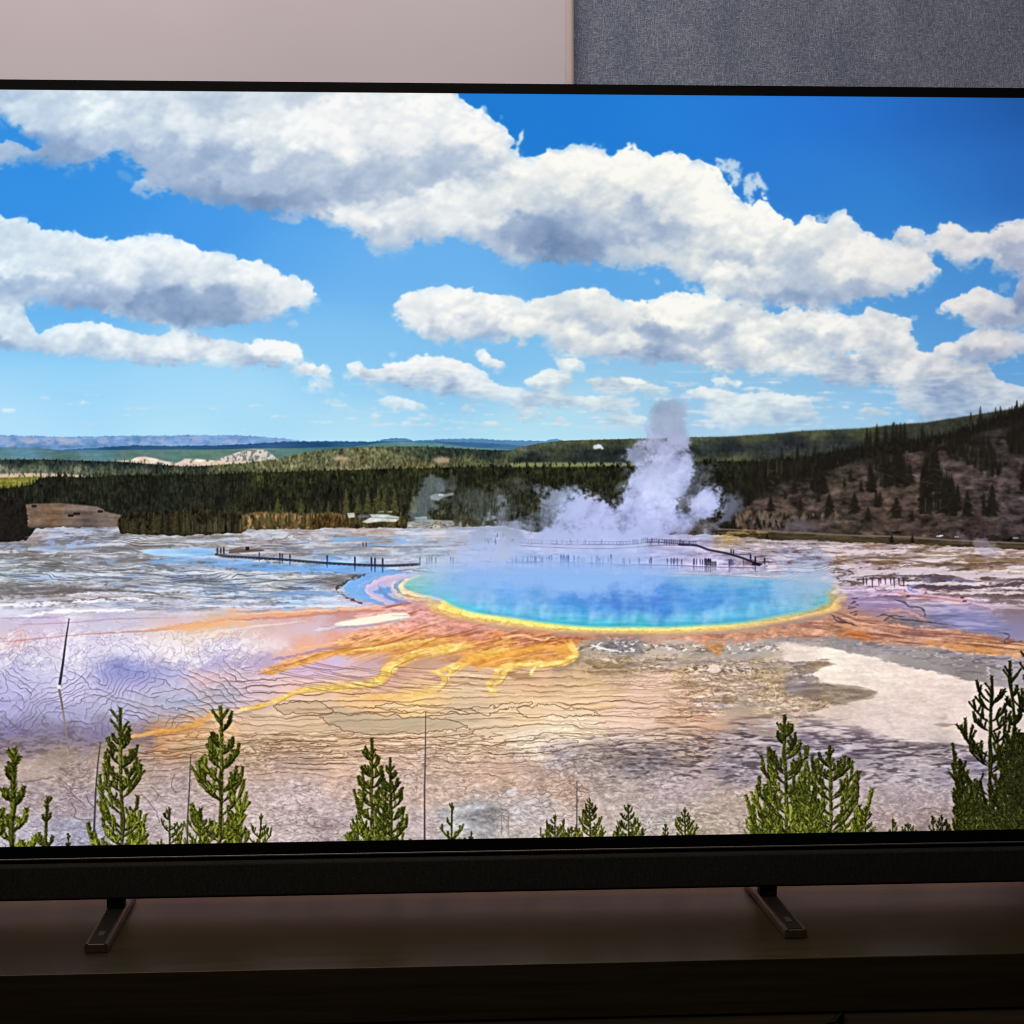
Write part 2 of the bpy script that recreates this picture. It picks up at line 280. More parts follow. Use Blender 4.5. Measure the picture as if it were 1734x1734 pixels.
def paint_sky(C):
    C.a[:] = colours(SKY, 1, 1.6, 130, 2.4, q=12); C.a = C.a * .94 + C.a.mean(-1, keepdims=True) * .06 + 2
    f1 = fbm(46, 34, 11, 6, .62); f2 = fbm(22, 16, 12, 4, .65); det = fbm(9, 7, 13, 3, .75)
    wx, wy = fbm(30, 24, 14, 5, .6), fbm(30, 24, 15, 5, .6)
    small = fbm(6, 4, 16, 2, .7); strk = fbm(16, 4, 17, 3, .7)
    low = sst(570, 650, YY)
    nzall = (f2 * .45 + det * .8 + small * .45) * (1 - low) + (strk * .8 + small * .45 + f2 * .25) * low
    D = np.zeros((PH, PW), F32)
    for pts, sf, am in CLOUDS:
        if am == 0: continue
        p = np.array(P(pts))
        y0 = max(0, int(p[:, 1].min() - 30 - PY0)); y1 = min(PH, int(p[:, 1].max() + 30 - PY0))
        x0 = max(0, int(p[:, 0].min() - 30)); x1 = min(PW, int(p[:, 0].max() + 30)); sl = (slice(y0, y1), slice(x0, x1))
        hard = poly(P(pts), 0)[sl]; m = blur(hard, sf * .8)
        edge = np.clip(5 * m * (1 - m), 0, 1)
        D[sl] = np.maximum(D[sl], m + am * 1.25 * edge * nzall[sl])
    base = blur(np.clip(D, 0, 1), 5)
    pa = puffs(base, 12, 34, 2.6, 71, .55, .8); pb = puffs(base, 5, 15, 2.6, 72, .42, .8); pc = puffs(base, 2.5, 7, 2.2, 73, .34, .85)
    D = np.maximum(D, np.clip(.5 + (pc - 1.2) * .10, 0, .8) * (base > .4) * (1 - low))
    D = np.maximum(D, np.clip(.5 + (pb - 5) * .05, 0, .8) * (base > .46) * (1 - low))
    Db = blur(D, 7)
    up = np.zeros_like(D); up[:-8] += Db[8:]; up[8:] -= Db[:-8]      # > 0 on tops, < 0 on bases
    hard = sst(-.2, .3, up)
    D = blur(D, .8)
    Dl = blur(D, 5.5, 4) + (.13 * det + .10 * f2 + .07 * small) * np.clip(5 * Db * (1 - Db), 0, 1)
    D = D * hard + Dl * (1 - hard)
    D = D + (.05 * small + .06 * det) * np.clip(5 * Db * (1 - Db), 0, 1)
    wid = .17 + .28 * (1 - hard) + .10 * sst(.2, 1.4, f2)
    A = sst(0, 1, (D - .5) / (2 * wid) + .5)
    fray = sst(.25, 1.5, det + .5 * f2 + .5 * small) * np.clip(blur(base, 6) * 1.6, 0, 1) * (1 - hard * .55)
    A = np.maximum(A, fray * .42 * sst(.04, .25, blur(base, 5)))
    wisp = sst(-.2, 1.3, f2 + .6 * det) * np.clip(4.2 * Db * (1 - Db), 0, 1) * .45 * (1 - .5 * hard)
    A = A * (1 - wisp)
    for pts, sf, st in WISPS:
        if st == 0: continue
        m = lblur(poly(P(pts), 0), sf * .7)
        w = sst(.1, 1.25, m * 1.15 + .34 * (det * .8 + small * .8 + f2 * .4) * np.clip(4 * m, 0, 1)) * st
        A = np.maximum(A, w * 1.15)
    S = colours(SHADE.replace(':.', ':0.'), 1, 1.35, 13, 1.9, q=5)
    S = samp(S, XX + 9 * wx + 2 * det, YY + 7 * wy + 1.5 * det)
    bil = blur(pa, 1.6) * .75 + blur(pb, .9) * .9 + blur(pc, .7) * .9
    gy = np.zeros_like(bil); gy[1:-1] = bil[2:] - bil[:-2]
    gx = np.zeros_like(bil); gx[:, 1:-1] = bil[:, 2:] - bil[:, :-2]
    rel = np.tanh((gy * .9 + gx * .4) * .55)
    dep = blur(np.clip(bil, 0, 60), 9); cav = np.clip((bil - dep) / 12, -1, 1)
    lit = sst(.2, .85, S); rel = rel * (.75 + .35 * f1)
    soft = blur(rel, 3)
    S = .5 + (S - .5) * 1.22 - .02
    S = S + (rel * .026 + soft * .085 + cav * .05) * (.12 + .88 * lit) + .04 * f1 + .022 * f2 + .006 * det + .13 * np.clip(up, -.7, 1) * (.4 + lit) + .006 * small
    S = S + low * strk * .10 * (1 - .3 * lit)
    S = S + .15 * np.clip(up, 0, 1) * np.clip(4 * A * (1 - A), 0, 1)
    S = np.clip(S, 0, 1.04)
    k = [0, .25, .5, .75, 1.04]
    ramp = [(112, 138, 174), (146, 167, 198), (180, 195, 216), (214, 222, 230), (249, 249, 247)]
    col = np.stack([np.interp(S, k, [r[c] for r in ramp]) for c in range(3)], -1).astype(F32)
    tint = np.clip((600 - XX) / 600, 0, 1)[..., None]           # the left side of the sky is a little bluer
    col = col * (1 - tint * np.array([.055, .012, -.02], F32))
    warm = sst(700, 1000, XX)[..., None] * sst(.2, .8, S)[..., None]
    col = col * (1 + warm * np.array([.004, -.002, -.022], F32))
    dim = sst(1300, 1734, XX)[..., None]
    col = col * (1 - dim * np.array([.09, .10, .07], F32))
    lw = sst(600, 730, YY)[..., None]
    col = col * (1 - lw * np.array([.05, .02, .0], F32))
    C.lay(A * (1 - .20 * sst(600, 720, YY)), col)
    # many small flat clouds low over the horizon
    rng = np.random.default_rng(44); T = np.zeros((PH, PW), F32); SH = np.zeros((PH, PW), F32)
    for q in range(140):
        x = rng.uniform(520, 1640) if q % 6 else rng.uniform(20, 520); y = 640 + 88 * rng.random() ** .7; k = (y - 600) / 130
        if x < 900 and y < 668: continue
        w = rng.uniform(10, 42) * (1.15 - .5 * k); h = rng.uniform(2.2, 6.5) * (1.2 - .55 * k)
        if q > 95: x, w, h = rng.uniform(620, 1420), w * 1.5, h * 1.5
        x0, x1, y0, y1 = int(x - w - 3), int(x + w + 3), int(y - h - 4 - PY0), int(y + h + 4 - PY0)
        x0, x1 = max(0, x0), min(PW, x1)
        gx = (np.arange(x0, x1)[None] - x) / w; gy = (np.arange(y0, y1)[:, None] + PY0 - y) / h
        d = 1 - gx ** 2 - np.where(gy < 0, gy ** 2, gy ** 2 * 2.2); v = T[y0:y1, x0:x1]; np.maximum(v, np.clip(d * 1.4, 0, 1) * rng.uniform(.5, 1), out=v)
        u = SH[y0:y1, x0:x1]; u += (-gy * np.clip(d, 0, 1)).astype(F32)
    T = blur(T, 1.2, .6); T = sst(.15, 1.1, T + .42 * strk * np.clip(3 * T, 0, 1) + .12 * small * (T > .02)) * (.5 + .2 * sst(600, 900, XX))
    lc = np.stack([np.interp(np.clip(.62 + .5 * SH + .12 * strk, 0, 1), [0, .5, 1], q) for q in ((170, 204, 240), (192, 216, 240), (212, 226, 238))], -1).astype(F32) * (1 - dim * .07)
    C.lay(T * (1 - A), lc)
    # faint far streaks above the horizon
    v = sst(.9, 2.2, fbm(60, 6, 18, 4, .6)) * sst(600, 640, YY) * sst(745, 715, YY) * (.25 + .75 * sst(560, 700, XX)) * .4
    C.lay(v, (214, 224, 236))
    for c in range(3): C.a[:620, :, c] = .3 * C.a[:620, :, c] + .7 * blur(C.a[:620, :, c], 1.25)
    return dict(strk=strk, f1=f1, f2=f2, det=det, wx=wx, wy=wy, small=small)
def spray(C, mask, n, w, h, cols, seed, al=.8, lean=0.0, taper=True):
    """many small upright conifers over a mask"""
    rng = np.random.default_rng(seed); ys, xs = np.where(mask > .5)
    if not len(xs): return
    pick = rng.integers(0, len(xs), n); pick = pick[np.argsort(ys[pick])]
    for q in pick:
        x, y = float(xs[q]), float(ys[q] + PY0); hh = h * rng.uniform(.5, 1.4); ww = w * rng.uniform(.6, 1.4)
        c = cols[rng.integers(len(cols))]; f = rng.uniform(.85, 1.15)
        C.seg((x + lean * hh, y - hh), (x, y), .2 if taper else ww / 2, ww / 2, tuple(v * f for v in c), al, .8)

def conifer(C, x, yb, h, w, col, seed, al=.95):
    """a distant tree: ragged narrow cone"""
    rng = np.random.default_rng(seed)
    w = max(w, h * .26) if h > 14 else w
    C.seg((x, yb - h), (x, yb), .2, w * .12, col, al, .7)
    n = max(4, int(h / 1.9)); th = max(.9, .022 * h + .07 * w)
    for k in range(n):
        t = (k + .5) / n; y = yb - h * (1 - t) * .97; r = w * .56 * (t ** .6) * (1.12 - .35 * t ** 3) * rng.uniform(.55, 1.15)
        for sgn in (-1, 1):
            rr = r * rng.uniform(.6, 1.1); f = rng.uniform(.75, 1.25)
            C.seg((x, y - 1), (x + sgn * rr, y + rr * .3), th * (.3 + .8 * t), th * (.2 + .4 * t), tuple(v * f for v in col), al, .8)

def paint_hills(C, E):
    f1, f2, det, small = E['f1'], E['f2'], E['det'], E['small']
    vs = fbm(2.8, 5.5, 60, 2, .7); vs2 = fbm(1.8, 2.6, 61, 2, .7); hs = fbm(40, 4, 62, 4, .6); fine = fbm(3, 2.2, 63, 2)
    # far blue mesa
    m = under(P("0,737 60,738 110,740 200,738 300,737 400,737 430,738 470,742 500,745 530,749 600,752 1734,752"), .5 * vs[0])
    C.lay(m, np.array([118, 158, 208], F32) + (8 * hs + 6 * small)[..., None])
    pk = sst(.2, 1.4, fbm(9, 5, 64, 3) + .2) * m * sst(756, 750, YY) * sst(738, 741, YY) * sst(520, 440, XX)
    C.lay(pk * .6, (170, 175, 205))
    for a in ("25,742 45,752 70,748 64,743", "95,742 115,752 140,744", "10,753 22,752 26,755 12,756"):
        C.lay(lblur(poly(P(a), 0), 1.2) * .6, (185, 185, 205))
    m = under(P("0,800 600,760 640,746 664,742 684,742 700,746 731,745 760,743 819,743 845,745 880,746 920,747 932,745 943,743 955,747 1000,752 1734,760"), .4 * vs[0])
    C.lay(m * sst(600, 640, XX), np.array([88, 136, 178], F32) + (5 * hs)[..., None])
    m = under(P("0,762 100,762 180,757 230,754 300,755 380,754 430,751 482,748 560,747 622,748 690,747 760,748 830,750 900,756 1734,770"), .4 * vs[0])
    base = colours("100,758:70,115,160 250,757:40,78,120 400,755:45,85,130 520,752:42,82,128 620,752:50,92,135 690,752:70,115,160 800,754:60,105,150 880,755:72,115,150 250,765:60,100,130")
    C.lay(m, base + (5 * hs)[..., None])
    # blue-green plain
    m = under(P("0,757 60,758 110,763 200,762 300,761 380,761 430,759 480,759 560,757 600,756 640,750 690,748 740,750 790,757 840,760 900,762 1734,765"), None)
    base = colours("30,765:96,140,160 150,768:86,128,140 260,768:92,128,125 380,768:95,128,115 440,764:100,130,120 480,768:88,125,122 560,765:75,115,125 700,753:95,138,140 760,757:90,130,130 0,775:84,122,130 120,775:80,112,112 250,778:90,115,105", 1, 2)
    C.lay(m, base + (4 * hs + 3 * small)[..., None])
    # pink bare ground left of centre
    m = poly(P("185,781 222,779 232,774 245,773 262,776 280,781 300,784 312,777 335,777 355,779 366,780 385,772 402,766 425,761 448,762 462,770 470,779 462,786 380,789 300,790 240,786"), .7)
    C.lay(m * sst(-2.6, -1.0, fine + small), np.array([216, 192, 178], F32) + (14 * small + 8 * hs)[..., None])
    mm = poly(P("362,780 385,772 402,766 425,761 448,762 462,770 470,779 440,781 400,780"), .6)
    C.lay(mm * .6, (206, 204, 200)); C.lay(mm * sst(.0, .9, fbm(2.4, 3.4, 65, 2)) * .85, (116, 120, 112)); C.lay(poly(P("330,783 470,780 480,786 340,790"), .8) * .6, (226, 196, 170))
    # forests in sun, mid distance
    jag = spikes(3.5, 4, 5) + 1.0
    m = under(P("0,780 60,779 130,781 200,783 260,787 320,792 360,789 420,785 470,778 520,767 560,762 610,759 660,757 700,757 750,759 800,762 860,764 950,768 1040,770 1100,772 1734,778"), jag)
    base = colours("30,784:36,50,50 100,784:34,48,48 160,782:28,40,44 220,787:30,40,44 280,790:34,44,46 330,793:50,58,48 60,795:108,122,96 130,797:100,112,88 20,798:120,128,100 180,800:86,98,70 230,799:80,92,64 300,799:88,98,62 380,795:100,106,62 450,790:112,112,66 500,780:118,118,72 560,768:114,120,76 620,765:118,120,74 600,782:128,120,70 680,775:110,112,66 700,765:70,86,60 730,770:56,72,56 760,768:44,62,54 820,770:38,56,52 900,775:36,50,48 1000,775:36,50,50 1060,778:34,48,46 800,780:100,106,62 870,782:88,94,56 700,785:116,108,58 750,783:112,106,60 960,785:60,66,42 1000,782:40,52,46", 1, 2.2, 8, 2.2)
    tex = (vs * .6 + vs2 * .5)
    base = (base * .72 + base.mean(-1, keepdims=True) * .28) * .93
    C.lay(m, base * (1 + .20 * tex + .06 * small)[..., None])
    spray(C, m * sst(776, 780, YY) * sst(806, 800, YY) * (XX > 20), 1500, 2.2, 5, [(58, 64, 44), (104, 106, 72), (80, 84, 56), (44, 52, 42)], 81, .5)
    for a in ("560,776 575,772 590,774 592,779 570,780", "733,777 748,773 762,776 760,783 738,784"):
        C.lay(lblur(poly(P(a), 0), 1.5) * .7, (200, 170, 150))
    # pale flat at far left, olive meadow
    C.lay(poly(P("-5,803 40,801 100,802 150,805 140,809 60,808 -5,810"), .9) * sst(-1.2, -.2, vs), (214, 184, 160))
    C.lay(poly(P("-5,809 40,808 80,808 70,818 58,826 30,829 -5,827"), 1), np.array([118, 116, 48], F32) * (1 + .12 * small + .1 * hs)[..., None])
    # the long dark forest
    jag = spikes(7, 4, 7) + 1
    m = under(P("0,829 36,826 58,820 66,812 90,808 150,810 200,806 260,806 330,805 400,803 450,801 520,799 600,797 680,795 760,793 840,791 900,790 1000,790 1100,790 1200,792 1734,792"), jag)
    base = colours("20,840:30,32,26 100,830:32,34,28 200,825:28,32,26 300,820:28,33,26 400,815:32,36,26 450,806:52,56,30 520,803:48,52,28 600,802:44,48,26 700,800:40,44,26 800,800:36,40,24 350,860:30,32,26 450,850:32,30,24 500,870:46,46,30 430,880:52,48,28 560,850:30,30,24 620,860:44,48,34 700,850:38,42,32 800,850:40,44,32 900,830:36,38,26 1000,820:34,38,22 1100,830:34,36,24 900,870:50,54,44 850,880:64,68,60 1150,800:34,38,28 950,800:42,48,26 460,860:40,40,28 640,875:58,52,34 750,870:54,56,42 800,890:70,68,52", 1, 1.4, 14)
    C.lay(m, base * (1 + .26 * tex + .14 * f2 + .08 * small)[..., None])
    big = fbm(7, 16, 68, 3, .7)
    spray(C, m * sst(800, 806, YY) * sst(892, 886, YY) * sst(1215, 1200, XX), 5200, 3.2, 9, [(20, 21, 16), (30, 32, 22), (44, 46, 30), (26, 27, 20), (56, 54, 36)], 82, .55)
    C.lay(m * sst(.7, 1.9, big) * sst(835, 875, YY) * .5, (92, 86, 56)); C.lay(m * sst(.4, 1.6, -big) * .45, (18, 18, 16))
    # sunlit strip beyond it
    C.lay(poly(P("860,783 940,780 1030,781 1080,783 1080,789 1000,790 860,791"), 1.2) * sst(-.8, .6, vs + .3), (128, 132, 86))
    # bare brown meadow on the left
    m = poly(P("40,854 60,853 100,852 140,855 165,858 186,868 205,872 212,886 200,894 60,894 44,893"), .9)
    base = colours("60,860:104,92,84 120,858:112,98,88 60,870:140,106,76 90,872:120,92,66 150,865:116,100,92 180,875:128,114,104 120,880:120,104,94 60,885:134,112,100 200,888:128,110,98 60,892:90,80,80 150,892:86,76,76")
    C.lay(m, base * (1 + .07 * hs + .05 * small)[..., None])
    for x, y, r in ((130, 870, 4), (120, 873, 3), (170, 866, 2.5), (181, 864, 2.5), (58, 857, 2.5)): C.seg((x - r, y), (x + r, y), 2.2, 2, (38, 32, 28))
    # right: far green hill with a cloud shadow
    jag = spikes(1.6, 3, 9) + .5
    m = under(P("0,900 860,765 880,758 910,752 951,747 1016,745 1060,744 1094,743 1140,742 1171,741 1230,740 1310,735 1362,730 1440,727 1470,725 1505,721 1540,718 1569,716 1600,711 1734,690"), jag) * sst(855, 870, XX)
    base = colours("880,762:96,112,78 920,756:92,104,66 1000,752:88,98,60 1090,748:88,96,58 1180,745:88,96,58 1280,742:86,94,58 1380,735:84,92,56 1460,731:80,88,54 1560,722:62,66,50 930,765:60,72,56 1000,762:44,56,52 1100,760:44,56,52 1190,758:46,58,56 1180,765:38,48,50 1240,762:36,44,52 1290,755:44,52,54 1350,750:40,48,54 1420,745:46,54,52 1500,740:58,64,50 1320,765:54,62,62 1400,758:58,68,60 1450,768:40,46,44 1180,773:50,60,54 1290,773:60,66,58 1250,777:96,100,60 1180,779:84,88,56 1340,775:70,76,54 900,775:38,50,48 1050,772:38,50,48 1000,778:36,48,46", 1, 2.2, 8)
    base = (base * .7 + base.mean(-1, keepdims=True) * .3) * .9
    C.lay(m * sst(786, 780, YY), base * (1 + .10 * tex + .06 * small + .04 * hs)[..., None])
    C.seg((1008, 757), (1016, 756), 3.6, 3.0, (214, 222, 240), .95, 1.5); C.seg((1013, 754), (1020, 759), 2, 2, (222, 228, 242), .9, 1.5)
    # forest foot under the far hill, right of the steam
    jag = spikes(8, 4.5, 21) + 1
    m = under(P("0,900 1060,800 1100,784 1200,783 1250,782 1300,782 1340,778 1380,772 1420,766 1450,760 1734,760"), jag) * sst(1060, 1080, XX)
    base = colours("1150,800:34,38,26 1250,795:34,38,26 1220,830:30,30,22 1300,800:34,34,26 1280,850:34,30,24 1240,870:32,28,22 1350,790:30,28,24")
    C.lay(m, base * (1 + .26 * tex + .1 * f2)[..., None])
    # the near dark hill
    jag = spikes(6, 5, 22) + 2 * blur(np.tile(spikes(6, 3, 23), (8, 1)), 2)[0]
    m = under(P("0,1000 1225,885 1260,850 1300,800 1330,790 1370,782 1400,778 1440,770 1470,762 1500,757 1540,752 1570,748 1600,738 1640,728 1660,720 1690,712 1715,702 1734,695 1800,690"), jag)
    base = colours("1250,870:66,56,50 1300,860:66,56,50 1300,820:34,32,28 1340,800:30,28,24 1340,850:70,58,52 1400,830:66,56,50 1400,790:32,28,24 1450,770:28,26,22 1440,800:68,58,52 1500,760:28,24,22 1500,800:66,56,50 1560,752:28,24,22 1550,775:70,58,54 1580,800:72,60,56 1620,745:30,26,24 1640,720:26,22,20 1640,780:62,52,50 1700,710:26,22,22 1720,690:26,22,20 1730,740:42,36,34 1700,760:48,42,40 1680,740:44,38,36 1700,800:64,54,54 1700,850:68,58,58 1734,880:60,50,52 1600,870:60,50,46 1500,860:64,52,46 1400,870:68,58,52 1650,900:54,44,42 1734,905:50,42,42 1550,900:56,46,42 1450,890:64,54,48 1340,890:72,64,64 1330,870:78,66,56 1240,900:70,60,54", 1, 1.2, 10)
    sl = fbm(14, 5, 70, 4, .65)
    base = base * 1.10
    C.lay(m, base * (1 + .18 * sl + .10 * small + .06 * fine)[..., None])
    # scrubby slope and cliff at its left foot
    cl = poly(P("1225,886 1260,866 1290,862 1320,868 1345,872 1400,864 1440,872 1390,880 1340,884 1330,898 1225,898"), 3)
    C.lay(cl * sst(.1, 1.1, vs + .5 * small), (32, 28, 22)); C.lay(cl * sst(.5, 1.4, -vs), (112, 96, 80))
    C.lay(lblur(poly(P("1330,884 1350,878 1380,884 1390,898 1330,896"), 0), 3) * .5, (88, 82, 92))
    # tree clumps on the hill
    C.mul(np.where(m > .5, 1.0, 1.0).astype(F32))
    rng = np.random.default_rng(5); dk = (24, 22, 18); dk2 = (30, 27, 22)
    clump = poly(P("1225,900 1230,840 1260,800 1300,788 1350,785 1400,780 1420,790 1390,800 1360,812 1330,815 1300,830 1280,845 1250,866 1240,900"), 2)
    spray(C, clump, 520, 5, 14, [dk, dk2, (36, 34, 24)], 1, .75)
    spray(C, poly(P("1380,800 1400,775 1460,756 1520,752 1560,745 1620,732 1680,708 1734,690 1734,712 1680,728 1620,744 1570,756 1540,770 1500,768 1440,786"), 2), 560, 4, 10, [dk, dk2, (26, 24, 20)], 2, .7)
    for pg, n, hh, seed in (("1370,826 1380,812 1396,812 1400,832 1378,834", 50, 20, 3), ("1466,800 1476,782 1500,778 1530,780 1546,800 1540,822 1500,826 1480,815", 110, 20, 4), ("1560,800 1575,775 1584,780 1600,820 1612,845 1614,870 1568,866 1558,838", 130, 24, 5),
                            ("1598,760 1620,740 1660,740 1690,770 1700,808 1668,808 1650,790 1630,782 1610,776", 170, 16, 6), ("1700,740 1734,720 1734,770 1710,765", 150, 16, 7), ("1598,830 1612,820 1616,868 1600,872", 90, 24, 8)):
        spray(C, poly(P(pg), 0), n, 5, hh, [dk, dk2, (34, 30, 26)], seed, .6)
    for x, yb, h, w in ((1355, 865, 22, 14), (1404, 866, 30, 22), (1447, 868, 34, 22), (1470, 882, 24, 15), (1484, 858, 26, 12), (1490, 858, 26, 12), (1518, 876, 34, 24), (1545, 882, 18, 8), (1566, 868, 60, 26), (1583, 830, 84, 26), (1598, 866, 50, 26), (1613, 872, 62, 22), (1622, 864, 44, 16), (1638, 873, 42, 22), (1680, 873, 54, 22), (1666, 872, 38, 9),
                        (1305, 865, 26, 18), (1330, 845, 14, 8), (1386, 850, 18, 12), (1430, 824, 16, 8), (1458, 832, 20, 10), (1440, 815, 20, 10), (1497, 800, 40, 16), (1734, 830, 50, 16), (1345, 835, 22, 16), (1392, 835, 42, 22), (1350, 780, 28, 8), (1324, 790, 30, 6), (1380, 775, 22, 7), (1412, 778, 24, 7), (1476, 832, 40, 22), (1520, 815, 60, 30), (1505, 822, 40, 20), (1540, 820, 36, 20),
                        (1468, 766, 42, 9), (1485, 762, 44, 10), (1500, 760, 40, 9), (1512, 762, 46, 9), (1518, 756, 38, 7), (1525, 760, 44, 8), (1532, 756, 40, 8), (1474, 752, 24, 6), (1562, 748, 30, 9), (1644, 718, 20, 9), (1722, 698, 20, 10), (1686, 702, 12, 5), (1694, 700, 12, 4), (1734, 690, 12, 8), (1660, 714, 26, 1.5), (1514, 720, 5, 2), (1220, 905, 25, 30), (1230, 908, 34, 20), (1212, 908, 20, 16), (1244, 905, 22, 18), (1254, 906, 16, 8), (1268, 908, 18, 12), (1279, 906, 16, 10)):
        conifer(C, x, yb, h, w, dk2, int(x + yb))
    for x, yb, h in ((1567, 866, 22), (1592, 862, 16), (1644, 728, 16), (1300, 806, 24), (1315, 800, 22), (1323, 803, 22)): C.line([(x, yb), (x + .5, yb - h)], 1.3, (92, 80, 66), .7)
    for q in range(120):  # fallen trunks and scrub lines on the slope
        x, y = rng.uniform(1300, 1700), rng.uniform(795, 885); a = rng.uniform(-.5, .6); L = rng.uniform(3, 11)
        C.line([(x, y), (x + L, y + L * a)], rng.uniform(.8, 1.6), [(104, 88, 76), (38, 32, 28)][q % 2], .45)
    y0, y1, x0 = 690 - PY0, 900 - PY0, 1200
    for c in range(3): C.a[y0:y1, x0:, c] = .35 * C.a[y0:y1, x0:, c] + .65 * blur(C.a[y0:y1, x0:, c], 1.3)
    # road at the foot of the hill
    C.line(smooth(P("1215,896 1290,899 1370,903 1450,907 1530,909 1600,914 1660,917 1760,921"), 4), 3.2, (116, 98, 82), .8)
    C.lay(poly(P("1215,900 1290,902 1400,908 1530,913 1640,919 1760,924 1760,930 1640,926 1540,922 1400,918 1300,914 1215,912"), 1) * .85, np.array([72, 62, 42], F32) * (1 + .15 * hs)[..., None])
    for x, y, c, w in ((1590, 908, (200, 205, 220), 3), (1594, 907, (230, 232, 240), 2.2), (1620, 909, (150, 150, 165), 2.6), (1605, 909, (50, 46, 50), 3), (1565, 907, (120, 110, 105), 2), (1578, 907, (44, 40, 40), 3), (1720, 911, (150, 150, 160), 3.6), (1662, 911, (46, 40, 44), 3)):
        C.seg((x - w, y), (x + w, y), 1.5, 1.3, c, .8)
    for x, yb, h, w in ((1510, 918, 12, 11), (1545, 919, 13, 8), (1299, 912, 8, 5)): conifer(C, x, yb, h, w, (24, 22, 22), x)

    # left edge grove, middle groves, village edge
    m = under(P("0,840 20,842 38,848 44,862 46,900 50,1100 1734,1200"), spikes(6, 4, 31)) * (XX < 48) * sst(922, 916, YY + 3 * vs[:1])
    C.lay(m, np.array([30, 26, 24], F32) * (1 + .3 * tex)[..., None])
    C.lay(poly(P("22,903 34,901 35,916 24,916"), .8) * sst(-.4, .4, vs), (128, 112, 104))
    for x in (4, 14, 26, 34, 42): conifer(C, x, 918, 60 + (x * 7) % 18, 16, (30, 27, 24), x)
    m = poly(P("198,905 200,880 208,870 230,866 262,868 300,862 340,860 380,864 408,870 410,902 370,904 300,906"), 1)
    C.lay(m, np.array([38, 34, 24], F32) * (1 + .4 * tex)[..., None])
    for q in range(70):
        x = rng.uniform(204, 408); h = rng.uniform(18, 40) * (.7 if x < 260 else 1); c = [(46, 40, 26), (64, 56, 34), (32, 30, 20), (54, 52, 34)][rng.integers(4)]
        conifer(C, x, rng.uniform(899, 905), h, rng.uniform(7, 11), c, q, .8)
    for q in range(26): x = rng.uniform(310, 408); C.line([(x, 900), (x, 900 - rng.uniform(8, 24))], 1, (104, 92, 76), .6)
    # sunlit trees and clearing, 410..690
    C.lay(poly(P("410,872 440,866 480,868 520,870 560,868 590,872 600,892 560,896 412,896"), 1.5), np.array([124, 98, 64], F32) * (1 + .25 * tex)[..., None])
    for q in range(110):
        x = rng.uniform(412, 690); h = rng.uniform(12, 26); c = [(80, 72, 40), (62, 56, 32), (100, 86, 52), (46, 42, 26)][rng.integers(4)]
        conifer(C, x, rng.uniform(886, 896), h, rng.uniform(6, 10), c, q + 400, .8)
    for x, yb, h, w in ((556, 890, 42, 14), (586, 870, 44, 14), (640, 872, 46, 16), (622, 866, 34, 14), (668, 870, 42, 14), (510, 872, 28, 14), (470, 868, 26, 14), (650, 868, 40, 12), (606, 868, 30, 12), (700, 868, 40, 14)): conifer(C, x, yb, h, w, (70, 68, 38), x)
    C.lay(lblur(poly(P("528,880 545,870 565,870 585,882 590,896 525,896"), 0), 2), np.array([74, 56, 30], F32) * (1 + .3 * tex)[..., None])
    # cabins, vehicles and pale ground by the trees
    W_ = (226, 226, 222)
    for a, c in (("588,869 600,868 601,876 590,877", W_), ("606,872 625,872 625,877 606,877", (96, 100, 118)), ("625,871 655,871 676,875 676,878 630,876", (196, 208, 214)), ("628,876 676,879 670,884 645,883 622,886 612,884", W_), ("640,866 650,865 650,868 640,868", (140, 146, 152)),
                 ("656,866 664,865 664,868 656,868", (170, 170, 168)), ("690,884 708,880 735,880 768,882 800,886 815,892 790,897 740,896 690,896", (160, 156, 148)), ("702,876 722,874 724,880 704,880", (150, 165, 170)), ("732,889 745,889 745,894 733,894", (220, 204, 186)),
                 ("728,840 738,836 752,837 768,834 769,838 750,842 742,848 730,846", (140, 142, 148)), ("690,888 698,888 698,896 690,896", (196, 190, 182))):
        C.lay(poly(P(a), .6) * .9, np.array(c, F32) * (1 + .06 * small)[..., None])
    C.seg((744, 838), (750, 838), 2, 1.6, (215, 222, 228), .9)
    for q in range(60):
        x = rng.uniform(690, 850); y = rng.uniform(882, 895); C.seg((x, y), (x + rng.uniform(1, 5), y), .9, .7, [(70, 58, 44), (196, 186, 172), (110, 98, 82), (60, 56, 40)][rng.integers(4)], .7)
    for q in range(40):
        x = rng.uniform(770, 860); conifer(C, x, rng.uniform(884, 896), rng.uniform(10, 24), 8, (60, 58, 42), q + 900, .7)
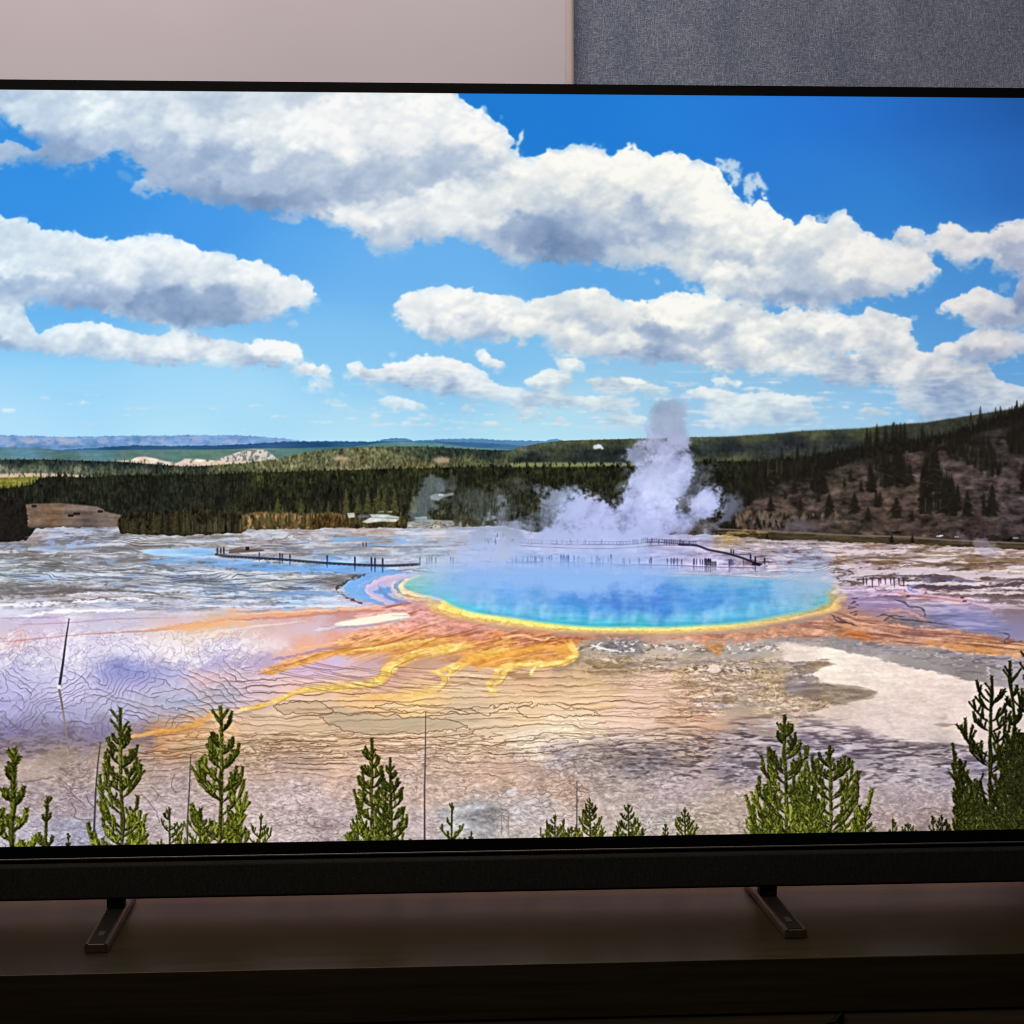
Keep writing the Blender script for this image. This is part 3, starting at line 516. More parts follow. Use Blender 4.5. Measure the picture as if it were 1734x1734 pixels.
GROUND = """60,905:160,142,142 130,900:165,175,205 30,930:125,112,108 150,930:150,145,155 250,915:150,140,130 220,935:132,130,130 350,915:165,155,150 450,915:165,150,150 550,918:172,165,170 720,920:168,180,198 800,925:185,192,222 640,905:176,160,156 740,905:180,176,182 850,910:190,195,225 480,905:170,152,146
20,950:160,166,168 100,955:130,130,128 200,960:148,152,162 300,950:146,164,188 420,935:165,150,146 560,930:168,170,178 680,930:190,200,222 420,955:120,175,235 560,960:110,170,240 20,975:175,192,195 100,975:182,196,210 200,985:165,180,205 300,975:182,196,212 400,970:196,192,188 500,975:180,180,178 560,985:140,132,130 450,985:170,172,174
20,1000:120,115,110 100,1000:125,115,110 200,1000:172,162,162 300,1005:165,165,168 400,1000:125,160,200 500,1000:112,150,198 350,992:140,158,182 50,1020:205,200,224 20,1035:220,220,240 120,1030:232,232,244 200,1025:225,220,235 300,1020:190,195,220 400,1020:208,214,234 500,1022:172,200,236 560,1028:200,205,225 150,1015:215,205,220 300,1035:215,210,230
30,1055:205,185,218 100,1060:214,190,222 200,1050:202,195,224 300,1062:222,185,188 400,1045:232,186,162 500,1045:228,165,146 580,1040:210,150,146 650,1030:205,160,170 620,1020:195,175,205 20,1085:232,186,190 100,1085:214,190,222 200,1090:208,194,228 300,1075:242,200,156 350,1062:244,180,124 430,1062:232,186,170 520,1060:215,186,200 600,1062:216,178,186 640,1055:225,190,180
30,1110:186,180,224 120,1105:204,198,236 220,1110:224,218,242 300,1100:242,228,222 380,1100:208,196,232 450,1092:232,206,204 520,1105:228,168,140 600,1090:230,152,112 660,1075:220,150,130 700,1060:212,140,130 680,1045:205,140,140 30,1140:172,172,228 120,1140:188,186,232 210,1128:152,156,208 300,1130:168,166,220 380,1125:164,152,210 450,1120:178,152,188 520,1130:204,172,198 570,1120:194,178,222 620,1140:206,172,172 660,1130:196,150,130
30,1170:166,165,222 120,1170:186,176,222 220,1160:184,170,214 300,1165:176,170,208 360,1150:222,168,172 420,1160:214,176,188 500,1165:224,182,170 580,1160:222,184,160 30,1200:152,150,212 100,1210:146,146,198 200,1200:156,156,200 300,1190:148,156,190 380,1185:162,156,176 430,1205:212,166,120 330,1230:208,156,106 420,1178:205,172,180
30,1230:122,114,156 100,1240:122,114,144 180,1240:124,114,150 220,1250:132,112,120 280,1244:186,132,86 500,1200:220,186,150 450,1230:210,176,142 380,1225:220,170,112 30,1265:134,120,128 100,1270:150,132,120 200,1275:154,134,116 350,1262:172,144,112 450,1260:184,154,124 600,1215:178,162,138 560,1225:182,162,136 700,1225:186,170,140 780,1225:196,174,148 600,1260:202,170,136 700,1195:236,192,124 620,1190:224,180,130 520,1225:205,175,140 580,1245:208,176,142 700,1250:212,180,148 800,1250:214,186,154
50,1300:164,145,136 200,1310:164,145,136 350,1310:164,140,130 500,1300:174,150,140 600,1290:196,164,142 700,1280:194,165,146 50,1350:150,136,140 150,1360:150,136,145 300,1340:160,145,145 280,1390:164,150,154 500,1350:185,166,165 550,1400:165,150,154 750,1340:180,156,142 780,1390:150,150,154 130,1410:140,140,162 480,1400:180,165,164 400,1350:172,154,152 30,1410:160,155,170 650,1330:172,148,140 680,1400:170,156,156
900,1150:212,174,138 900,1200:228,194,152 960,1230:238,214,184 900,1262:228,208,188 1000,1180:222,185,146 1100,1160:222,184,164 1180,1190:222,178,150 1050,1215:225,190,170 1050,1250:190,170,164 1000,1300:154,140,134 1100,1290:122,112,116 950,1335:174,146,130 900,1370:174,164,164 1050,1350:164,150,144 1150,1330:160,145,148 1200,1230:194,152,124 1230,1250:152,136,138 1250,1300:130,120,132 1230,1360:164,146,136 1100,1390:164,155,150 1200,1400:160,146,132 900,1300:176,152,140 1150,1260:160,140,132 850,1300:190,160,142 960,1280:170,160,165 1160,1220:205,165,135
1000,1110:174,158,140 1100,1112:188,172,152 1060,1090:134,128,132 1150,1100:188,170,162 1050,1130:166,142,112 1150,1140:194,164,126 1250,1110:164,156,150 1230,1150:190,166,146 1280,1140:180,156,126 1300,1160:174,150,116 1350,1150:146,134,130 1370,1168:128,112,108 1420,1165:150,132,112 1000,1150:205,170,130 1200,1115:170,155,140 970,1120:150,130,110 1290,1200:195,170,140 1260,1190:170,150,130
1350,1100:226,206,192 1450,1140:234,216,206 1550,1180:224,206,198 1600,1220:206,188,182 1500,1230:214,196,194 1400,1190:168,145,116 1340,1200:198,170,145 1310,1235:150,130,124 1400,1230:200,182,180 1350,1262:118,108,130 1450,1262:124,110,122 1550,1268:140,125,125 1650,1250:195,176,170 1500,1290:150,140,150 1550,1310:164,155,165 1400,1290:138,130,145 1550,1350:150,136,140 1500,1390:150,132,130 1650,1300:130,120,140 1450,1330:150,136,142 1400,1350:150,138,140 1600,1400:130,112,112 1700,1300:120,105,115
1500,1090:150,145,150 1600,1110:144,136,136 1700,1120:150,140,150 1650,1150:140,130,130 1720,1180:150,140,145 1550,1130:150,142,142 1440,1085:140,135,138 1350,1085:140,130,130 1650,1130:130,122,122
1650,1070:132,130,180 1700,1060:132,126,160 1600,1050:140,136,190 1500,1020:152,126,172 1470,1010:165,140,185 1450,1045:186,136,110 1550,1000:212,178,210 1480,990:205,176,190 1600,1010:212,170,186 1700,1010:130,110,110 1650,1030:170,150,184 1700,1030:140,120,130 1550,1050:128,116,130 1480,1055:180,132,115 1560,1035:190,140,130
1450,965:208,188,196 1550,975:198,184,194 1650,985:208,190,194 1720,970:212,198,198 1300,920:175,160,164 1400,925:164,150,155 1500,925:165,146,146 1600,930:174,155,146 1700,930:164,140,130 1500,950:150,126,112 1350,945:165,156,188 1450,942:160,140,140 1650,950:146,122,102 1250,940:172,165,198 1150,930:172,170,208 1050,935:180,185,222 950,935:195,200,235 1250,908:168,138,84 1200,950:190,180,218 1350,975:184,170,194 1400,980:195,185,205 1100,955:175,180,225 1600,990:100,85,95 1720,995:120,104,110 1500,980:200,184,196 1000,960:170,190,235 1290,965:180,165,190 1240,975:190,175,205"""

def crackle(sx, sy, seed, n=1.6, wx=0, wy=0, amp=0):
    """thin dark lines where smooth noise crosses zero"""
    f = fbm(sx, sy, seed, 3, .5)
    if amp: f = samp(f, XX + amp * wx, YY + amp * wy)
    gy, gx = np.gradient(f)
    return np.clip(1.25 - np.abs(f) / (np.sqrt(gx * gx + gy * gy) + 1e-4) / n, 0, 1), f

def contours(f, step, w):
    """level lines of a field, of constant width w px"""
    gy, gx = np.gradient(f); g = np.sqrt(gx * gx + gy * gy) + 1e-5
    fr = f / step; d = np.abs(fr - np.round(fr)) * step / g
    return np.clip((w - d) / .9 + .5, 0, 1) * np.clip(1.6 - g / step * 1.6, 0, 1)

def band(C, pts, w, col, al=1.0, soft=1.2, rag=None, w1=None):
    """a streak with ragged edges and pointed ends"""
    p = smooth(P(pts), 6); w1 = w if w1 is None else w1; n = len(p) - 1
    k = int(max(w, w1) + 12)
    x0, x1 = max(0, int(p[:, 0].min()) - k), min(PW, int(p[:, 0].max()) + k); y0, y1 = max(0, int(p[:, 1].min() - PY0) - k), min(PH, int(p[:, 1].max() - PY0) + k)
    D = np.full((y1 - y0, x1 - x0), -9.0, F32)
    kw = min(1, max(w, w1) / 9) * (.5 + .5 * min(1, max(0, (1100 - p[:, 1].mean()) / 60)))
    gx = XX[y0:y1, x0:x1] + 2.4 * kw * WARP[0][y0:y1, x0:x1]; gy = YY[y0:y1, x0:x1] + 1.2 * kw * WARP[1][y0:y1, x0:x1]
    for i in range(n):
        t0, t1 = i / n, (i + 1) / n
        f = lambda t: .5 * (w + (w1 - w) * t) * min(1, (.12 + t * 5) ** .5, (.12 + (1 - t) * 5) ** .5)
        ra, rb = f(t0), f(t1); R = max(ra, rb) + 10
        u0, u1 = int(min(p[i, 0], p[i + 1, 0]) - R) - x0, int(max(p[i, 0], p[i + 1, 0]) + R) - x0 + 1
        v0, v1 = int(min(p[i, 1], p[i + 1, 1]) - R) - PY0 - y0, int(max(p[i, 1], p[i + 1, 1]) + R) - PY0 - y0 + 1
        u0, v0 = max(0, u0), max(0, v0)
        sx, sy = gx[v0:v1, u0:u1] - p[i, 0], gy[v0:v1, u0:u1] - p[i, 1]
        if not sx.size: continue
        dx, dy = p[i + 1] - p[i]; t = np.clip((sx * dx + sy * dy) / (dx * dx + dy * dy + 1e-6), 0, 1)
        d = (ra + (rb - ra) * t) - np.sqrt((sx - t * dx) ** 2 + (sy - t * dy) ** 2)
        v = D[v0:v1, u0:u1]; np.maximum(v, d, out=v)
    e = .35 * max(w, w1) * .5 + .8
    if rag is not None: D = D + rag[y0:y1, x0:x1] * 3.2 * min(1, max(w, w1) / 6)
    m = np.zeros((PH, PW), F32); m[y0:y1, x0:x1] = sst(-.8 * soft, .8 * soft + e * .5, D)
    C.lay(m * al, col)
    return m

def paint_ground(C, E):
    f1, f2, det, small, wx, wy = (E[k] for k in ('f1', 'f2', 'det', 'small', 'wx', 'wy'))
    global WARP
    WARP = (det + .6 * small, E['strk'] + .5 * small)
    jag = .8 * det[400]
    top = P("0,918 44,916 60,896 90,893 200,893 204,904 300,907 408,903 420,896 520,896 600,893 690,895 780,893 850,890 900,900 1000,905 1215,905 1300,914 1400,918 1540,922 1640,926 1760,931")
    G = under(top, jag)
    base = colours(GROUND, 1, 1.7, 16, 2.0, q=5)
    h1 = fbm(60, 5, 90, 5, .62); h2 = fbm(24, 3.2, 91, 4, .65); h3 = fbm(90, 12, 92, 4, .6)
    g4 = fbm(5, 2.4, 93, 3, .75); g5 = fbm(11, 5, 94, 4, .7)
    base = samp(base, XX + 10 * wx + 4 * det, YY + 4 * wy + 2 * det)
    base = base * (1.0 + .06 * sst(1040, 1100, YY))[..., None]
    lf = (sst(560, 380, XX) * sst(1030, 1070, YY) * sst(1260, 1200, YY))[..., None]; base = base + 7 * lf + np.array([11, 9, 8], F32) * sst(1240, 1320, YY)[..., None]; base = base * (1 - .42 * lf) + (np.array([190, 186, 206], F32) * .6 + base.mean(-1, keepdims=True) * .4) * .42 * lf
    C.lay(G, base)
    a = C.a
    # --- the far flats: broken bands of pale crust, grey mud and sky-blue water ---
    far = G * sst(1050, 1000, YY); fl = sst(620, 480, XX); fr = sst(1180, 1300, XX)
    t = h1 * .6 + h2 * .75 + .35 * g4
    C.mul(1 + far * .085 * t * (1 - .5 * sst(680, 800, XX) * sst(1250, 1100, XX)))
    C.lay(far * sst(.35, 1.5, t + .25 * small) * (.6 * fl + .62 * fr + .22), np.where(fr[..., None] > .5, np.array([222, 204, 210], F32), np.array([212, 220, 232], F32)))
    C.lay(far * sst(.35, 1.5, -t + .15 * g5 + .25 * small) * (.42 * fl + .62 * fr + .12) * (1 - .6 * sst(985, 1010, YY) * fr), np.where(fr[..., None] > .5, np.array([104, 80, 74], F32), np.array([98, 92, 92], F32)))
    blu = fbm(45, 5, 95, 4, .6)
    C.lay(far * sst(.7, 1.5, blu) * sst(560, 500, XX) * .6, (140, 176, 226))
    C.lay(far * sst(.9, 1.5, fbm(34, 3.5, 96, 4, .6)) * sst(1380, 1430, XX) * sst(985, 960, YY) * .6, (134, 100, 66))
    C.lay(far * fl * .22, (186, 188, 200))
    ff1 = samp((YY - 900) * 1.0 + 9 * fbm(120, 24, 160, 3, .5) + 8 * np.sin((XX - 90) / 170), XX + 10 * wx, YY + 1.2 * fbm(30, 10, 161, 3))
    mk = fbm(70, 9, 162, 4, .6); mk2 = fbm(40, 7, 163, 4, .6)
    C.lay(contours(ff1, 5.2, .8) * far * (fl + .8 * fr) * sst(.1, .9, mk) * .55, (92, 86, 92)); C.lay(contours(ff1 + 2, 6.1, .9) * far * (fl + .7 * fr) * sst(.1, .9, mk2) * .6, (222, 224, 234))
    C.lay(contours(ff1 + 1.3, 3.7, .6) * far * (fl + fr) * sst(-.2, .9, -mk) * .3, (104, 92, 92))
    for k, (pts, w, w1, c, al) in enumerate((   # named streaks, left flats
        ("0,945 30,950 60,962 110,972 200,980 300,990 420,1000 520,1008", 2.2, 3, (120, 130, 160), .7), ("20,952 80,948 160,968 250,972 350,985 430,980 560,992", 2, 2, (86, 84, 86), .6), ("0,1004 60,1006 140,1000 220,1000 300,1010 420,1014", 5, 3, (112, 102, 96), .7),
        ("0,1018 100,1012 180,1010 300,1014", 3, 2, (190, 168, 160), .7), ("0,1026 90,1022 200,1014 260,1016", 6, 4, (238, 238, 246), .8), ("30,1044 100,1036 200,1034 240,1030", 8, 3, (246, 246, 252), .8), ("0,1047 80,1046 120,1040", 3, 2, (170, 160, 205), .6),
        ("240,1006 330,1012 420,1018 560,1016 600,1022", 3, 2, (224, 226, 234), .7), ("380,972 460,968 540,968 580,972", 4, 4, (214, 214, 214), .75), ("60,968 160,972 260,966 330,978", 4, 3, (206, 218, 230), .7), ("300,984 380,990 460,984 560,978", 2, 2, (100, 100, 104), .7),
        ("110,930 130,918 146,906 150,898", 9, 4, (164, 184, 222), .8), ("72,920 90,916 88,926 74,926", 5, 4, (140, 168, 224), .8), ("45,910 90,904 130,906 190,902", 4, 3, (190, 192, 212), .7), ("110,935 170,930 230,936", 3, 2, (170, 184, 206), .7),
        ("240,956 300,948 360,950 470,958 600,962 650,962", 10, 12, (112, 170, 236), .6), ("340,952 400,960 500,966 620,966 680,966", 7, 9, (110, 168, 240), .7), ("430,950 470,950 520,956", 3, 2, (210, 226, 240), .7), ("520,984 600,975 650,968 700,964", 3, 2.5, (96, 96, 104), .6),
        ("430,1010 520,1004 600,1010 640,1016", 9, 4, (122, 166, 222), .75), ("470,1018 560,1020 620,1024", 4, 3, (176, 212, 246), .8), ("330,1026 420,1028 520,1026 600,1028", 4, 3, (222, 228, 240), .7), ("560,916 600,912 660,916 720,920", 8, 4, (118, 172, 230), .75), ("600,924 660,922 700,918", 5, 3, (124, 178, 234), .7), ("610,908 640,906 690,910", 3, 2, (180, 206, 236), .7),
        ("410,928 520,930 620,926 720,926 840,918", 2.6, 2, (104, 98, 102), .65), ("340,936 420,936 520,934", 4, 2, (206, 208, 216), .6), ("700,940 800,935 900,938", 4, 4, (196, 204, 226), .5))):
        band(C, pts, w, c, al, 1.2, .35 * (g4 * .6 + h2 * .5), w1)
    pool = poly(P("236,932 250,930 290,929 340,928 362,931 368,936 340,941 300,942 262,941 246,937"), .8)
    C.lay(pool, np.array([166, 206, 246], F32) + (8 * h2)[..., None]); C.lay(lblur(poly(P("330,929 365,930 368,938 345,941 320,938"), 0), 3) * .7, (126, 184, 246))
    for k, (pts, w, w1, c, al) in enumerate((   # right flats
        ("1420,984 1480,970 1560,968 1650,972 1760,974", 14, 10, (206, 188, 196), .85), ("1500,992 1580,988 1660,990 1760,992", 5, 8, (216, 198, 202), .85), ("1560,984 1600,976 1660,984 1760,978", 3, 3, (128, 104, 108), .7), ("1540,992 1600,996 1680,992 1760,988", 8, 7, (92, 78, 86), .85),
        ("1560,986 1610,982 1650,985", 5, 3, (90, 104, 150), .7), ("1570,1002 1640,1004 1760,1004", 4, 6, (212, 194, 198), .85), ("1590,1008 1680,1010 1760,1012", 5, 6, (124, 100, 104), .7), ("1440,978 1500,974 1560,976 1600,980", 3, 4, (92, 84, 100), .8),
        ("1450,990 1500,990 1550,1002", 8, 4, (222, 196, 214), .8), ("1550,990 1540,996 1556,1004", 6, 4, (120, 146, 210), .7), ("1640,950 1700,948 1760,952", 5, 5, (136, 106, 72), .7), ("1420,950 1470,944 1530,948 1600,956 1760,958", 3, 3, (112, 86, 70), .7),
        ("1570,932 1640,928 1700,936", 5, 3, (204, 188, 190), .7), ("1220,908 1260,902 1300,905", 8, 4, (170, 138, 78), .75), ("1400,958 1440,962 1480,954", 5, 3, (206, 190, 200), .8), ("1300,918 1360,916 1440,922 1500,920", 4, 3, (186, 172, 178), .7), ("1480,1005 1530,1004 1570,1010 1610,1014 1680,1030", 4, 5, (214, 176, 196), .75), ("1510,1004 1560,1010 1590,1014", 4, 3, (182, 124, 112), .55), ("1600,1012 1640,1016 1690,1032", 3, 3, (196, 150, 152), .5))):
        band(C, pts, w, c, al, 1.2, .3 * (g4 * .5 + h2 * .6), w1)
    rng = np.random.default_rng(8)
    for x in (1462, 1467, 1477, 1488, 1491, 1499, 1508, 1514, 1522, 1530): C.line([(x, 980), (x + .5, 984 + rng.uniform(3, 12))], rng.uniform(2, 4.5), (66, 66, 92), .75, 1.2)
    # violet water right of the spring
    m = poly(P("1424,1006 1450,1000 1500,1006 1540,1018 1560,1028 1600,1040 1580,1050 1540,1042 1480,1044 1440,1030 1420,1018"), 5)
    C.lay(m * .6, np.array([164, 142, 174], F32) + (7 * h3 + 6 * h2)[..., None])
    m = poly(P("1540,1020 1600,1020 1660,1036 1700,1048 1710,1066 1690,1076 1600,1072 1540,1058 1570,1048 1566,1034"), 5)
    C.lay(m * .6, np.array([138, 140, 184], F32) + (8 * h3 + 4 * h1 + 6 * h2)[..., None]); C.lay(m * sst(.3, 1.4, h2) * .4, (190, 180, 200)); C.lay(m * sst(.4, 1.5, -h2) * .35, (104, 100, 126))
    m = poly(P("1500,1050 1530,1044 1580,1050 1620,1058 1590,1066 1540,1066 1505,1062"), 3); C.lay(m * .7, np.array([126, 112, 120], F32) + (10 * g5)[..., None])
    # --- terraces with winding dark rims ---
    rim = (92, 70, 74)
    r = np.hypot(XX - 215, (YY - 1118) * 1.9); ang = np.arctan2((YY - 1118) * 1.9, XX - 215)
    wgx = 4.2 * fbm(24, 18, 150, 3, .5); wgy = 3.2 * fbm(20, 13, 151, 3, .5)
    def flow(f, cut):   # sample a smooth field through a wiggle
        return samp(f, XX + wgx, YY + wgy)
    zone = sst(1100, 1150, YY) * sst(480, 400, XX + (YY - 1120) * .2) * sst(1262, 1225, YY + .06 * np.abs(XX - 120))
    fA = flow((YY - 1100) - .42 * (XX - 215) + 16 * fbm(110, 60, 101, 2), 0)        # rims running down to the right
    fB = flow((YY - 1100) + .95 * (XX - 200) + 26 * fbm(90, 50, 102, 2), 0)         # and down to the left
    brk = fbm(34, 20, 103, 2); rgt = sst(170, 260, XX)
    fA = fA + 1.6 * fbm(9, 7, 180, 2); fB = fB + 2.0 * fbm(9, 7, 181, 2)
    C.mul(1 + zone * (.07 * ((fA / 14) % 1 - .5) + .05 * ((fB / 17) % 1 - .5)) * (1 + .5 * brk)); wl = .55 + .45 * sst(-.8, 1.2, fbm(14, 10, 182, 2))
    L = wl * contours(fA, 14, .85) * sst(-.6, .2, brk + .7 * rgt); C.lay(L * zone * .5, rim)
    L = wl * contours(fB, 17, .8) * sst(-.3, .5, -brk + .35 - .8 * rgt * (1 - sst(180, 60, r))); C.lay(L * zone * .5, (100, 80, 98))
    c1, _ = crackle(30, 16, 105, .95, wx, wy, 4); C.lay(c1 * zone * .2 * (1 - .6 * rgt), (104, 84, 104))
    # ripples, pale edges, above that zone
    z2 = sst(1058, 1078, YY) * sst(1150, 1115, YY) * sst(480, 400, XX)
    c2, ff = crackle(9, 9, 106, 1.0, wx, wy, 5)
    sk = samp(fbm(7, 7, 107, 3, .6), XX + YY * .8, YY * 1.0 + 0 * XX)
    C.lay(z2 * sst(-.1, 1.4, sk) * .62, (246, 242, 246)); C.lay(lblur(poly(P('20,1120 120,1090 260,1072 400,1070 430,1100 340,1132 260,1114 180,1112 60,1160'), 0), 18) * (.36 + .1 * g5), (240, 236, 244)); C.lay(z2 * c2 * .26, (150, 118, 128))
    c3, _ = crackle(16, 12, 108, 1.1, wx, wy, 5); C.lay(c3 * z2 * .26 * sst(1085, 1100, YY), (140, 112, 136))
    z3 = sst(1035, 1050, YY) * sst(1095, 1080, YY) * sst(300, 200, XX); c4, _ = crackle(20, 5, 109, 1.0, wx, wy, 3); C.lay(c4 * z3 * .22, (170, 135, 160))
    C.lay(lblur(poly(P("150,1140 190,1118 220,1112 260,1128 300,1140 240,1160 180,1160"), 0), 12) * .55, (122, 130, 206))
    st = samp(fbm(40, 3, 110, 3), ang * 130 + 500, r * .6 + 400); C.lay(sst(.3, 1.3, st) * sst(60, 10, r) * zone * .5, (96, 92, 160))
    # long near-level rims, centre and right foreground
    fld = samp((YY - 1180) + 16 * np.sin((XX - 380) / 300) + 7 * fbm(260, 40, 111, 2, .5), XX + 8 * wx, YY + 1.7 * fbm(26, 14, 112, 4, .6))
    z4 = sst(1118, 1150, YY) * sst(1335, 1270, YY + 10 * f1) * sst(250, 400, XX + (YY - 1200) * 1.5) * sst(1300, 1180, XX + 25 * f1)
    C.mul(1 + z4 * .055 * (((fld + 2) / 12) % 1 - .5) * 1.6); wl = .45 + .55 * sst(-.9, 1.1, fbm(30, 8, 183, 3))
    for step, w, al in ((12, .85, .62), (7.3, .6, .34)):
        L = contours(fld + (3 if step < 10 else 0), step, w)
        C.lay(wl * L * z4 * min(1, al * 1.15) * sst(-.9, .5, fbm(90, 14, 113 + int(step), 3) + .15 + .8 * (sst(1230, 1255, YY) - .4)), (118, 82, 58))
    zq = sst(1136, 1160, YY) * sst(900, 980, XX) * sst(1290, 1200, XX + 20 * f1) * sst(1275, 1240, YY); C.lay(contours(fld + 2 * h2, 3.9, .6) * zq * .5 * sst(-.6, .5, fbm(80, 10, 170, 3)), (150, 112, 92)); C.lay(sst(.2, 1.3, samp(h2, XX, YY)) * zq * .35, (242, 220, 206))
    z5 = z4 * sst(1228, 1250, YY) * sst(1300, 1280, YY)
    L = contours(fld + 1.6 * h2, 4.8, .7); C.lay(L * z5 * .6, (112, 78, 60)); C.lay(sst(.3, 1.2, h2) * z5 * .35, (250, 226, 190))
    # pale terrace pools
    for pg, c in (("532,1213 560,1208 620,1208 680,1212 740,1220 790,1228 796,1232 760,1238 700,1243 640,1242 580,1236 548,1228", (178, 162, 138)), ("470,1190 500,1187 545,1196 570,1206 520,1206 480,1200", (178, 158, 130)), ("870,1200 900,1194 930,1192 970,1198 1000,1206 960,1214 900,1214 866,1208", (222, 200, 168)), ("800,1196 860,1192 900,1186 880,1196 820,1204", (216, 196, 170)), ("640,1190 700,1194 760,1200 800,1208 740,1208 660,1200", (226, 198, 166))):
        m = samp(lblur(poly(smooth(P(pg), 5, True), 0), 1.6), XX + 7 * wx + 2 * det, YY + 2.4 * wy + det)
        C.lay(sst(.2, .8, m) * .5, np.array(c, F32) + np.array([10, 4, 2], F32) + (4 * h3)[..., None])
        gy_, gx_ = np.gradient(m); C.lay(np.clip(1.3 - np.abs(m - .5) / (np.hypot(gx_, gy_) + 1e-3) / 1.1, 0, 1) * (np.abs(m - .5) < .45) * .6, (118, 84, 58))
    # --- fine crazed crust of the near ground ---
    z6 = sst(1245, 1320, YY + 18 * f1 - 30 * sst(1000, 1250, XX)) * sst(-1, 0, XX * 0 + 1)
    sp, _ = crackle(9, 3.4, 120, 1.0, wx, wy, 3); sp2, _ = crackle(17, 8, 121, 1.1, wx, wy, 4); sp3, _ = crackle(5, 3, 122, .8)
    mixn = sst(-.6, 1.0, f1 + .4 * h3)
    C.mul(1 + z6 * (.028 * g4 + .015 * g5 + .035 * small))
    C.lay(z6 * sst(.2, 1.6, small) * .16, (226, 214, 208))
    C.lay(z6 * sp * (.16 + .24 * mixn), (98, 82, 78)); C.lay(z6 * sp2 * .18, (108, 88, 80)); C.lay(z6 * sp3 * .12 * mixn, (90, 82, 84))
    C.lay(z6 * sst(.8, 2.0, g4) * .28, (224, 210, 206))
    zr = sst(1240, 1262, YY + 10 * f1) * sst(960, 1080, XX) * sst(1360, 1300, YY)
    C.lay(zr * sst(.0, 1.5, fbm(11, 3, 123, 5, .8)) * .62, (78, 68, 76)); C.lay(zr * sst(.3, 1.6, -fbm(9, 2.6, 124, 4, .8)) * .5, (214, 200, 204))
    for pg, c, al, sf in (("780,1368 810,1358 850,1364 862,1380 830,1396 790,1392", (112, 110, 116), .55, 7), ("738,1400 752,1390 790,1392 800,1402 770,1408", (196, 198, 206), .8, 2.5), ("770,1372 800,1360 850,1362 820,1368 790,1376", (208, 208, 214), .7, 2.5), ("858,1340 872,1336 880,1344 866,1350", (210, 206, 210), .7, 2), ("1000,1262 1120,1262 1180,1290 1120,1306 1020,1296", (104, 96, 104), .4, 14), ("500,1400 560,1390 600,1398 540,1406", (120, 90, 80), .4, 5), ("870,1366 900,1378 890,1388 868,1380", (200, 200, 208), .5, 4)):
        C.lay(lblur(poly(P(pg), 0), sf) * al * sst(-1.4, .2, g5 + .8), np.array(c, F32) + (10 * g4)[..., None])
    for pts in ("100,1318 118,1332 122,1344 136,1356 146,1368", "120,1360 128,1372 126,1384 140,1388 160,1388", "296,1312 290,1330 298,1342", "255,1332 268,1345 264,1356", "240,1345 262,1370 270,1392", "328,1310 340,1326 352,1334", "20,1325 60,1322 90,1316"):
        C.line(smooth(P(pts), 5) + rng.normal(0, .5, (len(smooth(P(pts), 5)), 2)), 1.5, (110, 90, 90), .6)
    # far-left near shore: scumbled violet edge, tan sand
    C.lay(sst(1222, 1262, YY + 9 * f1) * sst(1290, 1262, YY + .12 * (XX - 100)) * sst(330, 230, XX) * sst(-1.0, 1.6, fbm(10, 4, 125, 5, .8)) * .6, (98, 82, 86))
    # mottled flats between the terraces and the apron
    zm = sst(1108, 1120, YY) * sst(1222, 1200, YY + 6 * f1) * sst(1100, 1180, XX) * sst(1500, 1440, XX)
    zn = sst(1104, 1116, YY) * sst(1150, 1136, YY) * sst(975, 1000, XX) * sst(1180, 1120, XX); zm = np.maximum(zm, zn)
    c5, _ = crackle(12, 5, 171, .9, wx, wy, 3); c6, _ = crackle(30, 9, 172, 1.1, wx, wy, 5)
    C.lay(zm * sst(.2, 1.4, h2 + .4 * g4) * .5, (226, 200, 176)); C.lay(zm * sst(.3, 1.4, -h2 + .4 * g5) * .5, (142, 120, 98)); C.lay(zm * c5 * .28, (104, 84, 70)); C.lay(zm * c6 * .35, (112, 92, 82))
    C.lay(zm * sst(.8, 1.6, samp(h1, XX, YY + .3 * (XX - 1300) * .4)) * .5, (162, 150, 160)); C.mul(1 + zm * .05 * g4)
    # --- white apron on the right ---
    ap = poly(P("1338,1096 1360,1094 1400,1098 1440,1106 1480,1114 1530,1126 1580,1138 1640,1152 1690,1162 1760,1180 1760,1262 1700,1262 1640,1260 1560,1258 1520,1252 1490,1238 1440,1226 1400,1214 1362,1207 1420,1194 1480,1180 1490,1170 1440,1166 1390,1154 1376,1142 1390,1132 1420,1126 1400,1118 1340,1122 1320,1114 1350,1106"), 2.5)
    ap = sst(.15, .85, ap + .26 * (h2 * .8 + small * .5) * np.clip(4 * ap * (1 - ap) + .1, 0, 1))
    cc = colours("1360,1104:226,208,196 1420,1120:238,222,208 1480,1145:236,218,206 1560,1180:228,208,198 1620,1210:222,202,194 1700,1240:206,188,182 1500,1220:222,202,196 1420,1206:214,192,182 1580,1250:206,188,184 1700,1190:216,198,194")
    C.lay(ap, cc * (1 + .012 * h2 + .016 * g4 + .02 * f1)[..., None])
    for pg, c, al in (("1578,1214 1600,1212 1612,1216 1596,1220 1580,1218", (168, 144, 116), .8), ("1576,1226 1600,1224 1624,1228 1600,1231", (160, 138, 116), .8), ("1585,1241 1605,1237 1620,1240 1600,1243", (176, 160, 150), .6), ("1330,1160 1400,1158 1450,1164 1488,1172 1470,1182 1420,1192 1360,1180 1325,1170", (140, 124, 108), .7), ("1322,1162 1370,1156 1392,1164 1350,1174", (140, 128, 140), .6), ("1366,1124 1400,1118 1408,1124 1380,1134 1350,1138", (176, 146, 110), .7), ("1290,1130 1330,1126 1352,1132 1300,1146", (186, 160, 126), .6)):
